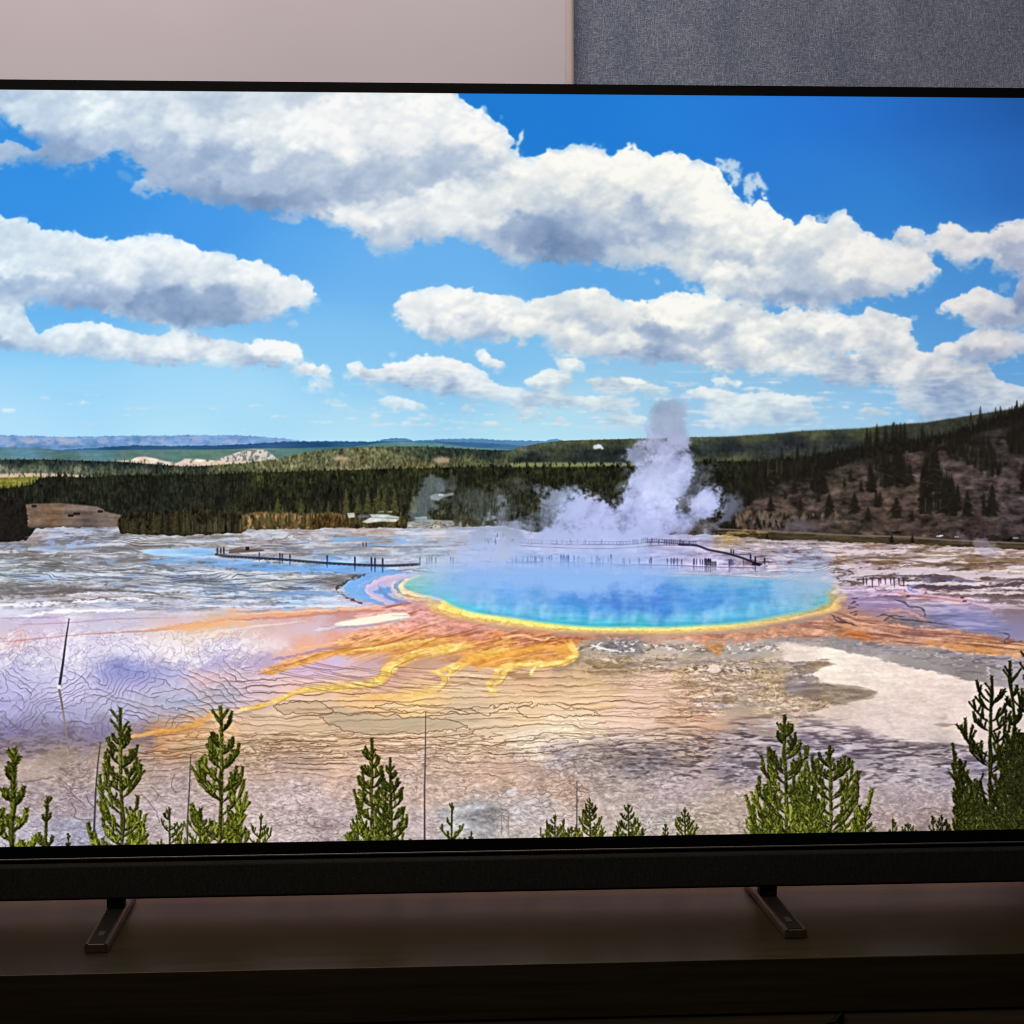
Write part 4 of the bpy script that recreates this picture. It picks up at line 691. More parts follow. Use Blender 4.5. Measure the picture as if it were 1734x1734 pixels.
        q = lblur(poly(P(pg), 0), 3); C.lay(sst(.2, .9, q + .22 * h2 * np.clip(4 * q, 0, 1)) * al, np.array(c, F32) + (7 * h2)[..., None])
    # dark veined margin below and above the apron
    zb = poly(P("1230,1225 1290,1208 1350,1212 1420,1226 1470,1240 1500,1256 1600,1262 1700,1264 1760,1270 1760,1330 1600,1300 1450,1285 1330,1280 1240,1260"), 9)
    C.lay(zb * sst(-.4, 1.2, fbm(30, 4.4, 126, 5, .75)) * .72, (86, 76, 88)); C.lay(zb * sst(.3, 1.6, -fbm(18, 3.4, 127, 5, .78)) * .6, (208, 198, 204))
    za = poly(P("1190,1076 1340,1084 1420,1092 1520,1104 1640,1140 1760,1165 1760,1120 1640,1090 1500,1082 1400,1076 1300,1070"), 6)
    C.lay(za * sst(-.2, 1.4, fbm(14, 3.4, 128, 5, .78)) * .5, (98, 90, 96)); C.lay(za * sst(.5, 1.9, fbm(6, 2.4, 129, 3, .8)) * .5, (212, 206, 206))
    # rubble under the orange shore
    zc = poly(P("968,1092 1010,1086 1080,1086 1140,1092 1240,1088 1330,1090 1330,1102 1240,1106 1140,1108 1060,1106 985,1106"), 3.5)
    C.lay(zc * sst(-.5, 1.2, g5) * .6, (104, 98, 98)); C.lay(zc * sst(.4, 1.5, fbm(5, 2.4, 130, 3, .8)) * .75, (236, 226, 220))
    zd = poly(P("1150,1128 1200,1124 1280,1130 1320,1134 1300,1142 1220,1140 1160,1140"), 2.5); C.lay(zd * sst(-.1, 1.3, fbm(4, 2.2, 131, 3, .8)) * .6, (92, 80, 76)); C.lay(zd * sst(.3, 1.3, -fbm(5, 2.4, 132, 3, .8)) * .6, (234, 214, 196))
    C.lay(poly(P("1196,1136 1206,1124 1216,1126 1222,1136 1208,1140"), .9) * .8, (236, 214, 196))
    C.lay(poly(P("1176,1090 1192,1086 1224,1088 1226,1096 1216,1112 1208,1104 1196,1098"), 2) * .75 * sst(-1.4, .0, g5), (206, 132, 66))
    band(C, "1310,1150 1280,1165 1262,1180 1250,1195 1232,1204", 3, (170, 160, 170), .6, 1.2, .3 * g4, 2)
    C.lay(lblur(poly(P("980,1116 1020,1120 1060,1136 1100,1140 1080,1146 1000,1134"), 0), 7) * .5, (150, 122, 84)); C.lay(lblur(poly(P('1000,1124 1012,1128 1016,1134 1006,1132'), 0), 2) * .6, (104, 82, 70))
    band(C, "1000,1092 1030,1100 1052,1104", 5, (226, 228, 236), .8, 1, .4 * g4, 2)

    # --- orange mats round the spring ---
    om = poly(P("590,1040 640,1028 668,1020 700,1020 740,1040 800,1058 880,1070 960,1074 1060,1078 1160,1078 1260,1070 1340,1058 1390,1048 1440,1040 1470,1042 1500,1056 1560,1062 1640,1068 1700,1082 1760,1096 1760,1112 1700,1112 1640,1108 1580,1096 1520,1092 1460,1084 1400,1080 1340,1080 1270,1086 1200,1088 1120,1088 1050,1082 1000,1084 975,1092 970,1100 976,1112 960,1124 900,1130 860,1132 800,1130 740,1120 680,1110 620,1106 560,1112 500,1130 450,1142 440,1136 500,1110 560,1090 600,1072 650,1060 620,1052"), 5)
    oc = colours("640,1035:205,150,150 700,1035:212,150,150 680,1055:220,160,150 740,1050:214,148,130 700,1070:216,136,116 640,1080:232,160,120 600,1095:236,166,110 520,1115:232,166,120 480,1130:226,160,104 680,1090:222,140,104 740,1080:206,128,96 800,1070:196,130,120 760,1100:214,130,84 830,1090:200,116,72 800,1110:224,140,60 880,1105:206,118,52 850,1120:230,150,62 920,1110:214,134,70 900,1085:180,104,78 950,1080:190,116,96 1000,1078:200,124,104 960,1095:226,150,60 1080,1076:196,122,100 1060,1084:222,160,136 1160,1082:224,150,116 1180,1075:204,126,92 1260,1078:214,138,104 1260,1066:198,132,96 1350,1066:194,126,96 1340,1078:214,140,104 1420,1062:180,112,82 1430,1048:196,140,110 1440,1076:196,106,48 1400,1078:216,148,118 1500,1084:206,130,90 1560,1078:188,124,106 1480,1062:190,122,104 1600,1084:190,124,100 1660,1100:206,128,66 1700,1106:200,132,80 1620,1098:214,140,80 600,1045:214,150,140", 1, 1.8, 12)
    oc = oc * .86 + np.array([240, 190, 150], F32) * .14 + 5 * sst(960, 900, XX)[..., None] + 2; ocr = sst(1000, 1150, XX)[..., None]; oc = oc * (1 - .22 * ocr) + oc.mean(-1, keepdims=True) * .22 * ocr
    oc = samp(oc, XX + 8 * wx + 3 * det, YY + 4 * wy + 2 * det)
    om = sst(.25, .75, om + .25 * (h2 * .6 + g4 * .5) * np.clip(4 * om * (1 - om), 0, 1))
    C.lay(om, oc * (1 + .05 * g5 + .04 * g4 + .05 * h1)[..., None])
    left = sst(960, 900, XX)
    dia = samp(fbm(40, 3.2, 140, 4, .6), XX * .9 - YY * .15 + 150, YY + .28 * (XX - 700) * .9)
    C.lay(om * left * sst(.5, 1.3, dia) * .55, (176, 98, 66)); C.lay(om * left * sst(.6, 1.4, -dia) * .55 * sst(1062, 1075, YY), (246, 186, 96)); C.lay(om * left * sst(.9, 1.5, -dia) * .5 * sst(1075, 1062, YY), (240, 196, 184))
    rt = sst(1330, 1400, XX); dr = samp(fbm(60, 3.0, 141, 4, .6), XX, YY - .10 * (XX - 1400)); C.lay(om * rt * sst(.3, 1.1, dr) * .6, (132, 86, 84)); C.lay(om * rt * sst(.5, 1.3, -dr) * .5, (232, 168, 128))
    C.lay(om * sst(.4, 1.3, h1) * sst(960, 1000, XX) * (1 - rt) * .35, (168, 96, 76))
    # orange streaks far left
    for pts, w, w1, c, al in (("0,1088 60,1082 150,1074 230,1070 300,1064 380,1056", 2, 3, (214, 140, 124), .8), ("230,1070 290,1062 340,1056 400,1046 460,1040 560,1034 640,1028", 7, 9, (240, 176, 132), .8), ("290,1066 340,1062 380,1056 420,1056", 12, 6, (248, 190, 134), .8), ("380,1050 460,1046 540,1040 620,1034 650,1034", 5, 6, (218, 142, 118), .75), ("30,1058 120,1054 200,1048 300,1046", 1.6, 1.6, (190, 140, 160), .7), ("300,1080 360,1072 420,1062 520,1052", 5, 3, (244, 226, 208), .6),
                              ("400,1040 500,1036 600,1030 650,1024", 3, 2, (246, 214, 186), .7)):
        band(C, pts, w, c, al, 1.4, .25 * (g4 * .5 + h2 * .4), w1)
    C.lay(poly(smooth(P("566,1058 580,1052 620,1045 660,1038 686,1038 694,1044 676,1050 630,1056 590,1060"), 4, True), 1) * sst(-2.2, -.6, h2) * .95, (244, 240, 218))
    band(C, "545,1062 590,1062 640,1056 690,1046", 4, (162, 168, 202), .7, 1.2, .3 * g4, 2); band(C, "530,1068 555,1064 580,1058", 5, (206, 222, 240), .7, 1.2, .3 * g4, 3)
    # blue bay and pale sweep left of the spring
    C.lay(poly(smooth(P("584,988 600,978 630,968 660,966 690,968 720,972 700,980 680,986 676,996 684,1010 676,1020 650,1024 620,1018 596,1010 584,1000"), 4, True), 1.4), np.array([122, 176, 236], F32) + (7 * h3)[..., None])
    for pts, w, w1, c, al in (("706,974 664,980 636,990 628,1000 640,1012 668,1020", 18, 16, (204, 186, 220), .8), ("700,974 660,978 630,988 620,998 630,1010 656,1020", 7, 8, (222, 190, 214), .8), ("650,974 615,986 604,1000", 5, 4, (176, 180, 222), .5), ("700,968 676,976 660,986 662,1000 672,1012 700,1020", 6, 8, (206, 186, 212), .85), ("640,990 650,1004 672,1016 690,1020", 5, 7, (126, 150, 210), .8), ("668,984 664,994 674,1006 700,1014 740,1014", 5, 5, (236, 206, 190), .9)):
        band(C, pts, w, c, al, 1.5, .15 * g4, w1)
    band(C, "618,972 590,984 572,994 574,1004 592,1014 616,1022", 4.5, (62, 64, 74), .8, 1, .45 * g4, 3); band(C, "604,978 584,990 580,1000 590,1010", 3, (150, 196, 232), .8, 1, .4 * g4, 3); band(C, "520,986 560,984 590,978 620,972", 6, (120, 114, 110), .55, 1, .5 * g4, 3)
    # --- yellow runoff tongues ---
    YL = np.array([246, 208, 108], F32)[None, None] + (9 * g5 + 6 * g4)[..., None] * np.array([.6, 1.0, 1.4], F32)
    OR = np.array([232, 168, 84], F32)[None, None] + (9 * g5)[..., None]
    for pg in ('640,1108 700,1092 780,1084 840,1090 800,1108 740,1122 690,1128 660,1124', '760,1120 820,1100 900,1092 970,1092 978,1106 960,1122 900,1128 850,1134 800,1128', '560,1110 640,1094 720,1082 760,1084 700,1100 620,1112'):
        q = lblur(poly(P(pg), 0), 6); C.lay(sst(.2, 1.0, q + .5 * dia * np.clip(4 * q, 0, 1)) * .5, np.array([240, 184, 98], F32) + (8 * g5)[..., None])
    for pts, w, w1, c, al in (("760,1085 700,1095 640,1102 580,1104 540,1112 500,1126 460,1140 440,1138", 5, 4, OR, .95), ("720,1072 650,1086 590,1100 540,1110 520,1112", 8, 3, OR, .8), ("740,1082 680,1090 640,1096 600,1100", 7, 4, YL, .8),
                              ("800,1094 750,1099 700,1110 672,1120 658,1132 648,1147 622,1159 590,1163 540,1166 500,1172 480,1182 460,1190 420,1200 380,1208 340,1222", 22, 3.5, YL, .95), ("672,1122 656,1136 642,1152 612,1161", 20, 9, YL, .95), ("360,1206 340,1222 310,1234 270,1240 230,1246 190,1256", 8, 5, OR, .85), ("380,1204 330,1226 350,1230", 7, 5, np.array([226, 170, 108], F32) + (5 * g5)[..., None], .7),
                              ("860,1098 820,1108 790,1116 760,1130 735,1138 724,1136", 11, 5, YL, .9), ("800,1118 772,1132 758,1144 752,1156 740,1166 722,1172 680,1178", 10, 5, YL, .95), ("740,1136 748,1146 752,1154", 7, 7, YL, .9), ("740,1168 700,1176 650,1180 610,1180", 8, 10, np.array([240, 196, 122], F32) + (6 * g5)[..., None], .75),
                              ("972,1100 974,1112 950,1122 920,1124 880,1126 858,1138 850,1150 838,1158 832,1166", 10, 6, YL, .95), ("880,1122 850,1130 836,1148 826,1162 836,1170", 9, 5, YL, .85), ("910,1124 902,1134 898,1144 898,1140", 6, 3, np.array([246, 226, 150], F32) + (5 * g5)[..., None], .9), ("830,1166 836,1174 840,1168", 6, 4, YL, .8), ("965,1090 970,1098 975,1108 960,1118", 10, 8, YL, .9), ("940,1094 900,1100 860,1108 800,1112 760,1110", 9, 8, np.array([244, 176, 72], F32) + (9 * g5)[..., None], .75), ("880,1112 820,1118 780,1120", 8, 6, np.array([236, 150, 58], F32) + (9 * g5)[..., None], .6),
                              ("680,1068 640,1078 600,1086 560,1090 520,1096 460,1110", 4, 2.4, (248, 196, 150), .8), ("700,1076 660,1088 620,1096 560,1100", 2.4, 2, (180, 104, 80), .7), ("770,1076 740,1082 700,1100 650,1112", 3, 2, (190, 110, 60), .6), ("850,1080 880,1076 920,1084 940,1078", 4, 3, (250, 216, 170), .8), ("868,1078 840,1090 850,1088 880,1088", 5, 5, (246, 186, 96), .7), ("910,1090 940,1086 958,1090", 5, 3, (180, 80, 50), .7), ("950,1090 942,1098 966,1100", 5, 3, (238, 160, 60), .7)):
        band(C, pts, w * 1.5, OR, al * .45, 2.4, .3 * (g4 * .5 + det * .3), w1 * 1.5); band(C, pts, w * 1.2, c, al * .95, 1.9, .22 * (g4 * .5 + det * .3), w1 * 1.25)
    for k in range(150):      # feathered streaks that fan out with the runoff
        x0 = rng.uniform(600, 960); y0 = rng.uniform(1066, 1118) + (x0 < 720) * rng.uniform(-4, 10); L = rng.uniform(16, 60); sl = .12 + .0007 * (960 - x0) + rng.uniform(-.05, .09)
        c = [(252, 216, 132), (190, 112, 72), (238, 176, 120), (250, 200, 110), (206, 130, 96), (246, 196, 160)][rng.integers(6)]
        C.line(smooth([(x0, y0), (x0 - L * .5, y0 + L * sl * .45 + rng.uniform(-1.5, 1.5)), (x0 - L, y0 + L * sl)], 5), rng.uniform(.8, 2.6), c, rng.uniform(.25, .6), .6, .9)
    edge = (150, 108, 70)
    for pts, w in (("660,1150 652,1158 630,1164 590,1166 540,1170 500,1176 482,1184 470,1192", 1.6), ("470,1192 440,1200 400,1210 360,1224 300,1240", 1.4), ("758,1148 756,1158 742,1172", 1.8), ("862,1138 856,1148 850,1156 842,1160", 2), ("438,1142 460,1136 500,1122 540,1108", 1.8), ("700,1116 676,1126 664,1134 662,1146", 1.6), ("780,1130 766,1140", 1.4), ("976,1114 950,1126 920,1130", 1.4)): C.line(smooth(P(pts), 5), w, edge, .42, None, 1.0)
    C.lay(lblur(poly(P("858,1140 880,1128 896,1132 900,1146 920,1150 900,1152 870,1152"), 0), 2) * .5 * sst(-.6, .4, h2), (150, 112, 80))
    C.lay(lblur(poly(P("690,1122 720,1112 780,1108 790,1114 760,1122 730,1128 700,1132"), 0), 4) * .55, (176, 148, 146)); C.lay(lblur(poly(P("600,1124 640,1112 660,1112 650,1124 620,1136"), 0), 4) * .4, (190, 160, 180))
    # purple-grey ground above the left tongue
    band(C, "460,1118 520,1106 560,1098 590,1094", 7, (170, 142, 176), .7, 1.5, .3 * g4, 3)
    for k in range(26):   # fine combed lines under the tongues
        x0 = 440 + rng.uniform(0, 190); y0 = 1120 + rng.uniform(0, 44); L = rng.uniform(40, 110)
        C.line(smooth([(x0, y0), (x0 + L * .5, y0 + L * .10 + rng.uniform(-1, 1)), (x0 + L, y0 + L * .17)], 6), 1.2, (148, 112, 116), .5)
    for k in range(40):
        x0 = 660 + rng.uniform(0, 180); y0 = 1128 + rng.uniform(0, 44); L = rng.uniform(30, 80)
        C.line(smooth([(x0, y0), (x0 + L * .5, y0 + L * .04), (x0 + L, y0 + L * .06 + rng.uniform(-1, 1))], 6), 1.2, [(150, 110, 84), (246, 220, 178)][k % 2], .5)
    # right side runoff
    for pts, w, w1, c, al in (("1380,1040 1410,1036 1440,1046 1500,1060 1560,1068 1640,1076 1760,1092", 4, 3, (156, 98, 84), .7), ("1408,1040 1418,1052 1440,1056 1456,1062", 4, 3, (96, 74, 74), .75), ("1404,1038 1424,1050 1450,1058", 3, 5, (88, 74, 82), .7), ("1430,1046 1460,1056 1500,1058 1520,1060", 2.5, 2, (222, 170, 140), .7), ("1466,1068 1500,1072 1540,1080 1600,1086 1700,1092", 3, 2, (226, 168, 132), .7), ("1420,1078 1450,1074 1480,1082", 6, 3, (190, 98, 40), .65), ("1540,1086 1600,1090 1660,1100 1700,1108", 5, 6, (214, 140, 76), .8), ("1560,1094 1600,1098 1620,1104", 4, 3, (224, 176, 130), .7),
                              ("1516,1014 1530,1020 1540,1028 1560,1030 1566,1044", 4, 4, (84, 84, 110), .75), ("1484,1044 1500,1040 1520,1048 1560,1052 1620,1060", 3, 2, (72, 72, 88), .7), ("1496,1050 1510,1042 1530,1044", 5, 3, (78, 78, 92), .6), ("1500,1034 1530,1034 1570,1048", 6, 5, (212, 152, 132), .7), ("1556,1046 1566,1050 1572,1046", 4, 3, (198, 128, 96), .8), ("1460,1010 1520,1006 1560,1004", 3, 5, (222, 190, 216), .7), ("1520,1004 1560,1010 1640,1020", 4, 4, (176, 112, 96), .5), ("1690,1070 1710,1076 1700,1088 1730,1086", 3, 3, (80, 74, 88), .6)):
        band(C, pts, w, c, al, 1.2, .3 * (g4 * .6 + h2 * .4), w1)
    for k in range(16): x, y = rng.uniform(1434, 1452), rng.uniform(1010, 1042); C.seg((x, y), (x + rng.uniform(2, 5), y + rng.uniform(-1, 1)), 1.1, .8, (96, 78, 112), .7)
    for x, y in ((1536, 1010), (1628, 1012), (1632, 1018)): C.seg((x, y), (x + 4, y), 2, 1.5, (110, 66, 66), .7)

    # --- the spring ---
    rimo = smooth(P("672,990 668,998 680,1008 700,1014 722,1020 728,1032 760,1044 800,1052 840,1058 900,1065 960,1070 1050,1073 1150,1072 1230,1067 1290,1059 1340,1050 1380,1042 1410,1036 1424,1028 1420,1020 1434,1014 1432,1006 1418,1002 1428,996 1420,984 1380,980 1200,972 900,966 740,968 690,976"), 6, True)
    ro = lblur(poly(rimo, 0), 2.5); ro2 = blur(ro, 14, 6) * sst(1000, 1030, YY); C.lay(np.clip(ro2 * 1.3, 0, 1) * .9 * (1 - ro), colours('700,1040:214,150,130 800,1060:206,140,110 900,1072:196,128,96 1000,1076:200,130,104 1150,1078:206,134,98 1250,1070:206,134,96 1350,1055:196,128,94 1430,1036:186,130,116') * (1 + .04 * g5)[..., None])
    C.lay(ro * (.25 + .75 * sst(990, 1030, YY)), np.array([234, 190, 112], F32) * (1 + .03 * g4)[..., None])
    rimy = smooth(P("676,990 674,997 686,1006 706,1010 735,1014 748,1022 742,1030 770,1038 806,1046 850,1052 900,1059 960,1065 1050,1068 1150,1067 1230,1062 1290,1054 1340,1045 1378,1037 1404,1029 1412,1018 1420,1010 1406,1004 1416,996 1408,985 1370,982 1200,974 900,968 740,970 690,980"), 6, True)
    yc = colours("680,992:238,214,178 700,1008:244,222,176 730,1014:250,228,150 760,1030:248,222,110 800,1042:252,232,130 860,1052:250,228,110 950,1062:248,226,110 1050,1066:246,224,120 1150,1065:246,222,120 1250,1058:232,212,120 1330,1046:214,192,110 1400,1026:200,176,106 1415,1008:196,172,110 1412,995:186,174,124 1300,982:150,176,160")
    m = lblur(poly(rimy, 0), 1.6); C.lay(sst(.2, .8, m + .12 * (g4 + det) * np.clip(4 * m * (1 - m), 0, 1)) * (.15 + .85 * np.maximum(sst(985, 1010, YY), sst(740, 700, XX))), yc * (1 - .06 * sst(1150, 1350, XX))[..., None] + (6 * g4)[..., None])
    wat = P("684,990 688,998 706,1004 745,1013 771,1027 810,1038 862,1045 914,1053 965,1059 1017,1062 1069,1062 1130,1062 1186,1059 1251,1055 1290,1048 1328,1041 1367,1034 1393,1025 1406,1014 1398,1005 1408,994 1400,987 1367,984 1290,980 1238,977 1160,975 1000,973 900,972 800,970 730,972 700,979")
    wm = lblur(poly(smooth(wat, 5, True), 0), 1.6)
    inn = blur(poly(smooth(wat, 5, True), 0), 22, 9); inn2 = blur(poly(smooth(wat, 5, True), 0), 7, 3.5)
    wc = colours("700,992:130,200,190 730,985:122,196,190 740,1002:96,200,206 780,1000:80,180,214 760,1018:90,214,220 800,1030:70,200,224 820,1012:76,156,224 860,1036:60,180,226 900,1045:60,176,220 960,1052:60,186,214 1020,1056:62,186,206 1080,1056:70,186,210 1150,1054:70,184,214 1220,1048:76,176,214 1290,1040:74,172,210 1340,1030:88,176,210 1380,1020:104,176,190 1400,1000:120,180,186 1380,990:96,168,206 1320,985:84,168,216 1300,1010:72,152,212 1240,1000:64,142,214 1200,1020:60,136,216 1150,1010:64,132,216 1130,1035:62,134,214 1180,985:80,160,214 1250,985:92,172,214 1050,1020:62,118,214 1000,1010:68,128,218 1020,1035:60,140,218 960,1030:70,150,226 930,1005:70,136,222 870,1000:84,152,230 870,1020:72,148,226 1090,1000:70,128,216 1100,1020:62,122,212 950,985:104,164,236 1050,985:104,160,236 850,985:112,176,234 790,980:120,176,224", 1, 1.8, 14)
    C.lay(wm, wc * (1 + .025 * h2 + .02 * g5)[..., None])
    for pts in () if True else ("930,1006 960,1010 990,1006", "1000,1018 1040,1022 1060,1016", "1040,1000 1070,1004 1090,1000", "1150,1012 1190,1016 1210,1010", "1140,1026 1180,1030", "890,1000 920,996 940,998", "1085,1010 1098,1024", "1220,1006 1250,1002 1280,1006", "1130,1040 1160,1036", "1270,1020 1300,1024"):
        band(C, pts, 7, (40, 92, 200), .3, 3, .3 * g5, 5)
    C.lay(wm * sst(.86, .60, inn2) * sst(1000, 1030, YY) * .5, (110, 222, 206))
import math
def person(C, x, y, h, col, al=.9, refl=0.0):
    """a far-off walker: legs, body, head; y is where they stand"""
    w = h * .125
    C.seg((x - w * .35, y), (x - w * .2, y - h * .45), w * .38, w * .5, col, al, .6); C.seg((x + w * .45, y), (x + w * .2, y - h * .45), w * .38, w * .5, col, al, .6)
    C.seg((x, y - h * .45), (x, y - h * .76), w * .7, w * .95, col, al, .5); C.seg((x, y - h * .91), (x, y - h * .93), w * .6, w * .6, col, al, .6)
    if refl: C.seg((x, y + 2.5), (x, y + 2 + h * .7), w * .8, w * .4, col, refl, .9)

def sapling(C, x, top, base, hw, seed, sun=.5, lean=0.0, n=None, bare=0.0, dark=1.0, fat=1.0):
    """young lodgepole pine: candle-like shoots sweeping up from a thin trunk"""
    rng = np.random.default_rng(seed); H = base - top
    dk = np.array([36, 38, 18], F32) * dark; md = np.array([82, 90, 27], F32) * dark; lt = np.array([162, 166, 50], F32) * dark
    def shoot(a, b, w, s, tip=True):
        """a needle-clad twig from a to b"""
        a = np.array(a, float); b = np.array(b, float); d = b - a; L = np.hypot(*d) + 1e-6; u = d / L; v = np.array([-u[1], u[0]])
        ev = rng.uniform(.82, 1.18); c0 = (dk * (1 - .35 * s) + md * .35 * s) * ev; c1 = (md * (1 - .75 * s) + lt * .75 * s) * ev
        bend = a + d * .5 + v * L * rng.uniform(-.07, .07)
        C.line([a, bend, b], w * .62, tuple(c0), .9, w * .50, .9)
        k = int(max(6, L * w / 4.5))
        for q in range(k):      # needles standing off both sides
            t = rng.random() ** .9; p = a + d * t; sd = rng.choice((-1, 1)); l = w * rng.uniform(.35, .72)
            e = p + u * l * rng.uniform(.5, 1.05) + v * sd * l * rng.uniform(.45, .85)
            f = rng.random(); lit_ = sd * v[0] < 0
            c = (dk * (1 - f) + md * f if rng.random() > s * (.9 if lit_ else .35) else md * (1 - f) + lt * f) * ev
            C.seg(p, e, .62, .3, tuple(c), .78, .6)
        off = np.array([-.13 * w, -.05 * w])
        if s > .12: C.line([a + off, bend + off, b + off - u * w * .15], w * .26, tuple(c1), min(.8, .25 + .75 * s), w * .16, .8)
    n = int(1.3 * (n or max(5, H / 20)) / fat ** .7) + 1; tx = lambda y: x + lean * (base - y) / H + .006 * H * math.sin((y - top) * 6 / H + seed)
    C.line([(tx(y), y) for y in np.linspace(top + 3, base, 8)], 1.6, (88, 74, 52) if sun > .4 else (50, 42, 32), .95, max(2.6, H * .024), .8)
    ww = max(2.8, min(7.6, H * .036)) * fat; parts = []
    for k in range(n):
        t = (k + .7 + rng.uniform(-.25, .25)) / n; yy = top + H * (.13 + .87 * t); L = hw * 1.22 * (.20 + 1.0 * t ** .72)
        sides = [-1, 1] if rng.random() < .75 else [rng.choice((-1, 1))]
        if t > .35: sides += [rng.choice((-1, 1))]
        if t > .6: sides += [-1, 1]
        for j, sg in enumerate(sides):
            if bare and rng.random() < bare: continue
            ln = L * (rng.uniform(.7, 1.12) if j < 2 else rng.uniform(.25, .8))
            y0 = yy + rng.uniform(-.04, .04) * H; x0 = tx(y0); up = rng.uniform(.6, 1.15)
            p0 = np.array((x0, y0)); p1 = p0 + (sg * ln * .48, -ln * up * .40); p2 = p0 + (sg * ln * .80, -ln * up * .84); p3 = p2 + (sg * ln * rng.uniform(-.02, .16), -ln * up * rng.uniform(.3, .55) - .018 * H)
            parts.append((t + rng.uniform(-.15, .15), p0, p1, p2, p3, ww * rng.uniform(.85, 1.12) * (.82 + .25 * t), ln, sg))
    parts.sort(key=lambda q: q[0] + rng.uniform(-.3, .3))
    for t, p0, p1, p2, p3, w, ln, sg in parts:
        s = float(np.clip(sun * (.05 + 1.85 * t) + rng.uniform(-.15, .12), 0, 1))
        C.line([p0, p1], w * .25, tuple(dk * .8 + 12), .9, w * .25, .8)
        shoot(p0 + (p1 - p0) * .35, p1, w * .75, s * .5); shoot(p1, p2, w * .9, s * .8); shoot(p2, p3, w, s)
        for q in range(rng.integers(3, 7) if ln > 8 else 1):       # upright side shoots
            u = rng.uniform(.15, 1); c = p1 + (p2 - p1) * u if rng.random() < .6 else p0 + (p1 - p0) * (.4 + .6 * u)
            g = ln * rng.uniform(.18, .42) + .02 * H
            shoot(c, c + (sg * g * rng.uniform(-.45, .75), -g * rng.uniform(.7, 1.1)), w * rng.uniform(.75, .95), s)
    shoot((tx(top + H * .17), top + H * .17), (tx(top), top), ww * .9, sun * .4)
    for q in range(4 if H > 40 else 1):
        y = top + H * rng.uniform(.06, .16); g = H * rng.uniform(.035, .07); sg = (-1) ** q; shoot((tx(y), y), (tx(y) + sg * g * .7, y - g), ww * .7, sun * .5)
    if H > 60:
        for f0, f1_ in ((.5, .30), (.34, .16), (.7, .5)): shoot((tx(top + H * f0), top + H * f0), (tx(top + H * f1_), top + H * f1_), ww * .9, sun * .6)

def steam(C, outline, sf, al, col, amp=.5, dens=None, seed=0, lo=.15, hi=.85, shade=0.0):
    if lo == .2: lo, hi, amp, sf, al = .12, 1.02, amp * 1.25, sf * 1.5, min(1, al * 1.0)
    m = lblur(poly(smooth(P(outline), 5, True), 0), sf)
    n = dens if dens is not None else fbm(sf * 1.8 + 6, sf * 1.8 + 6, 200 + seed, 5, .6)
    k = sst(lo, hi, m + amp * n * np.clip(4 * m * (1 - m) + .25 * (m > .03), 0, 1)) * al
    c = np.array(col, F32) + (shade * n)[..., None]
    C.lay(k, c)

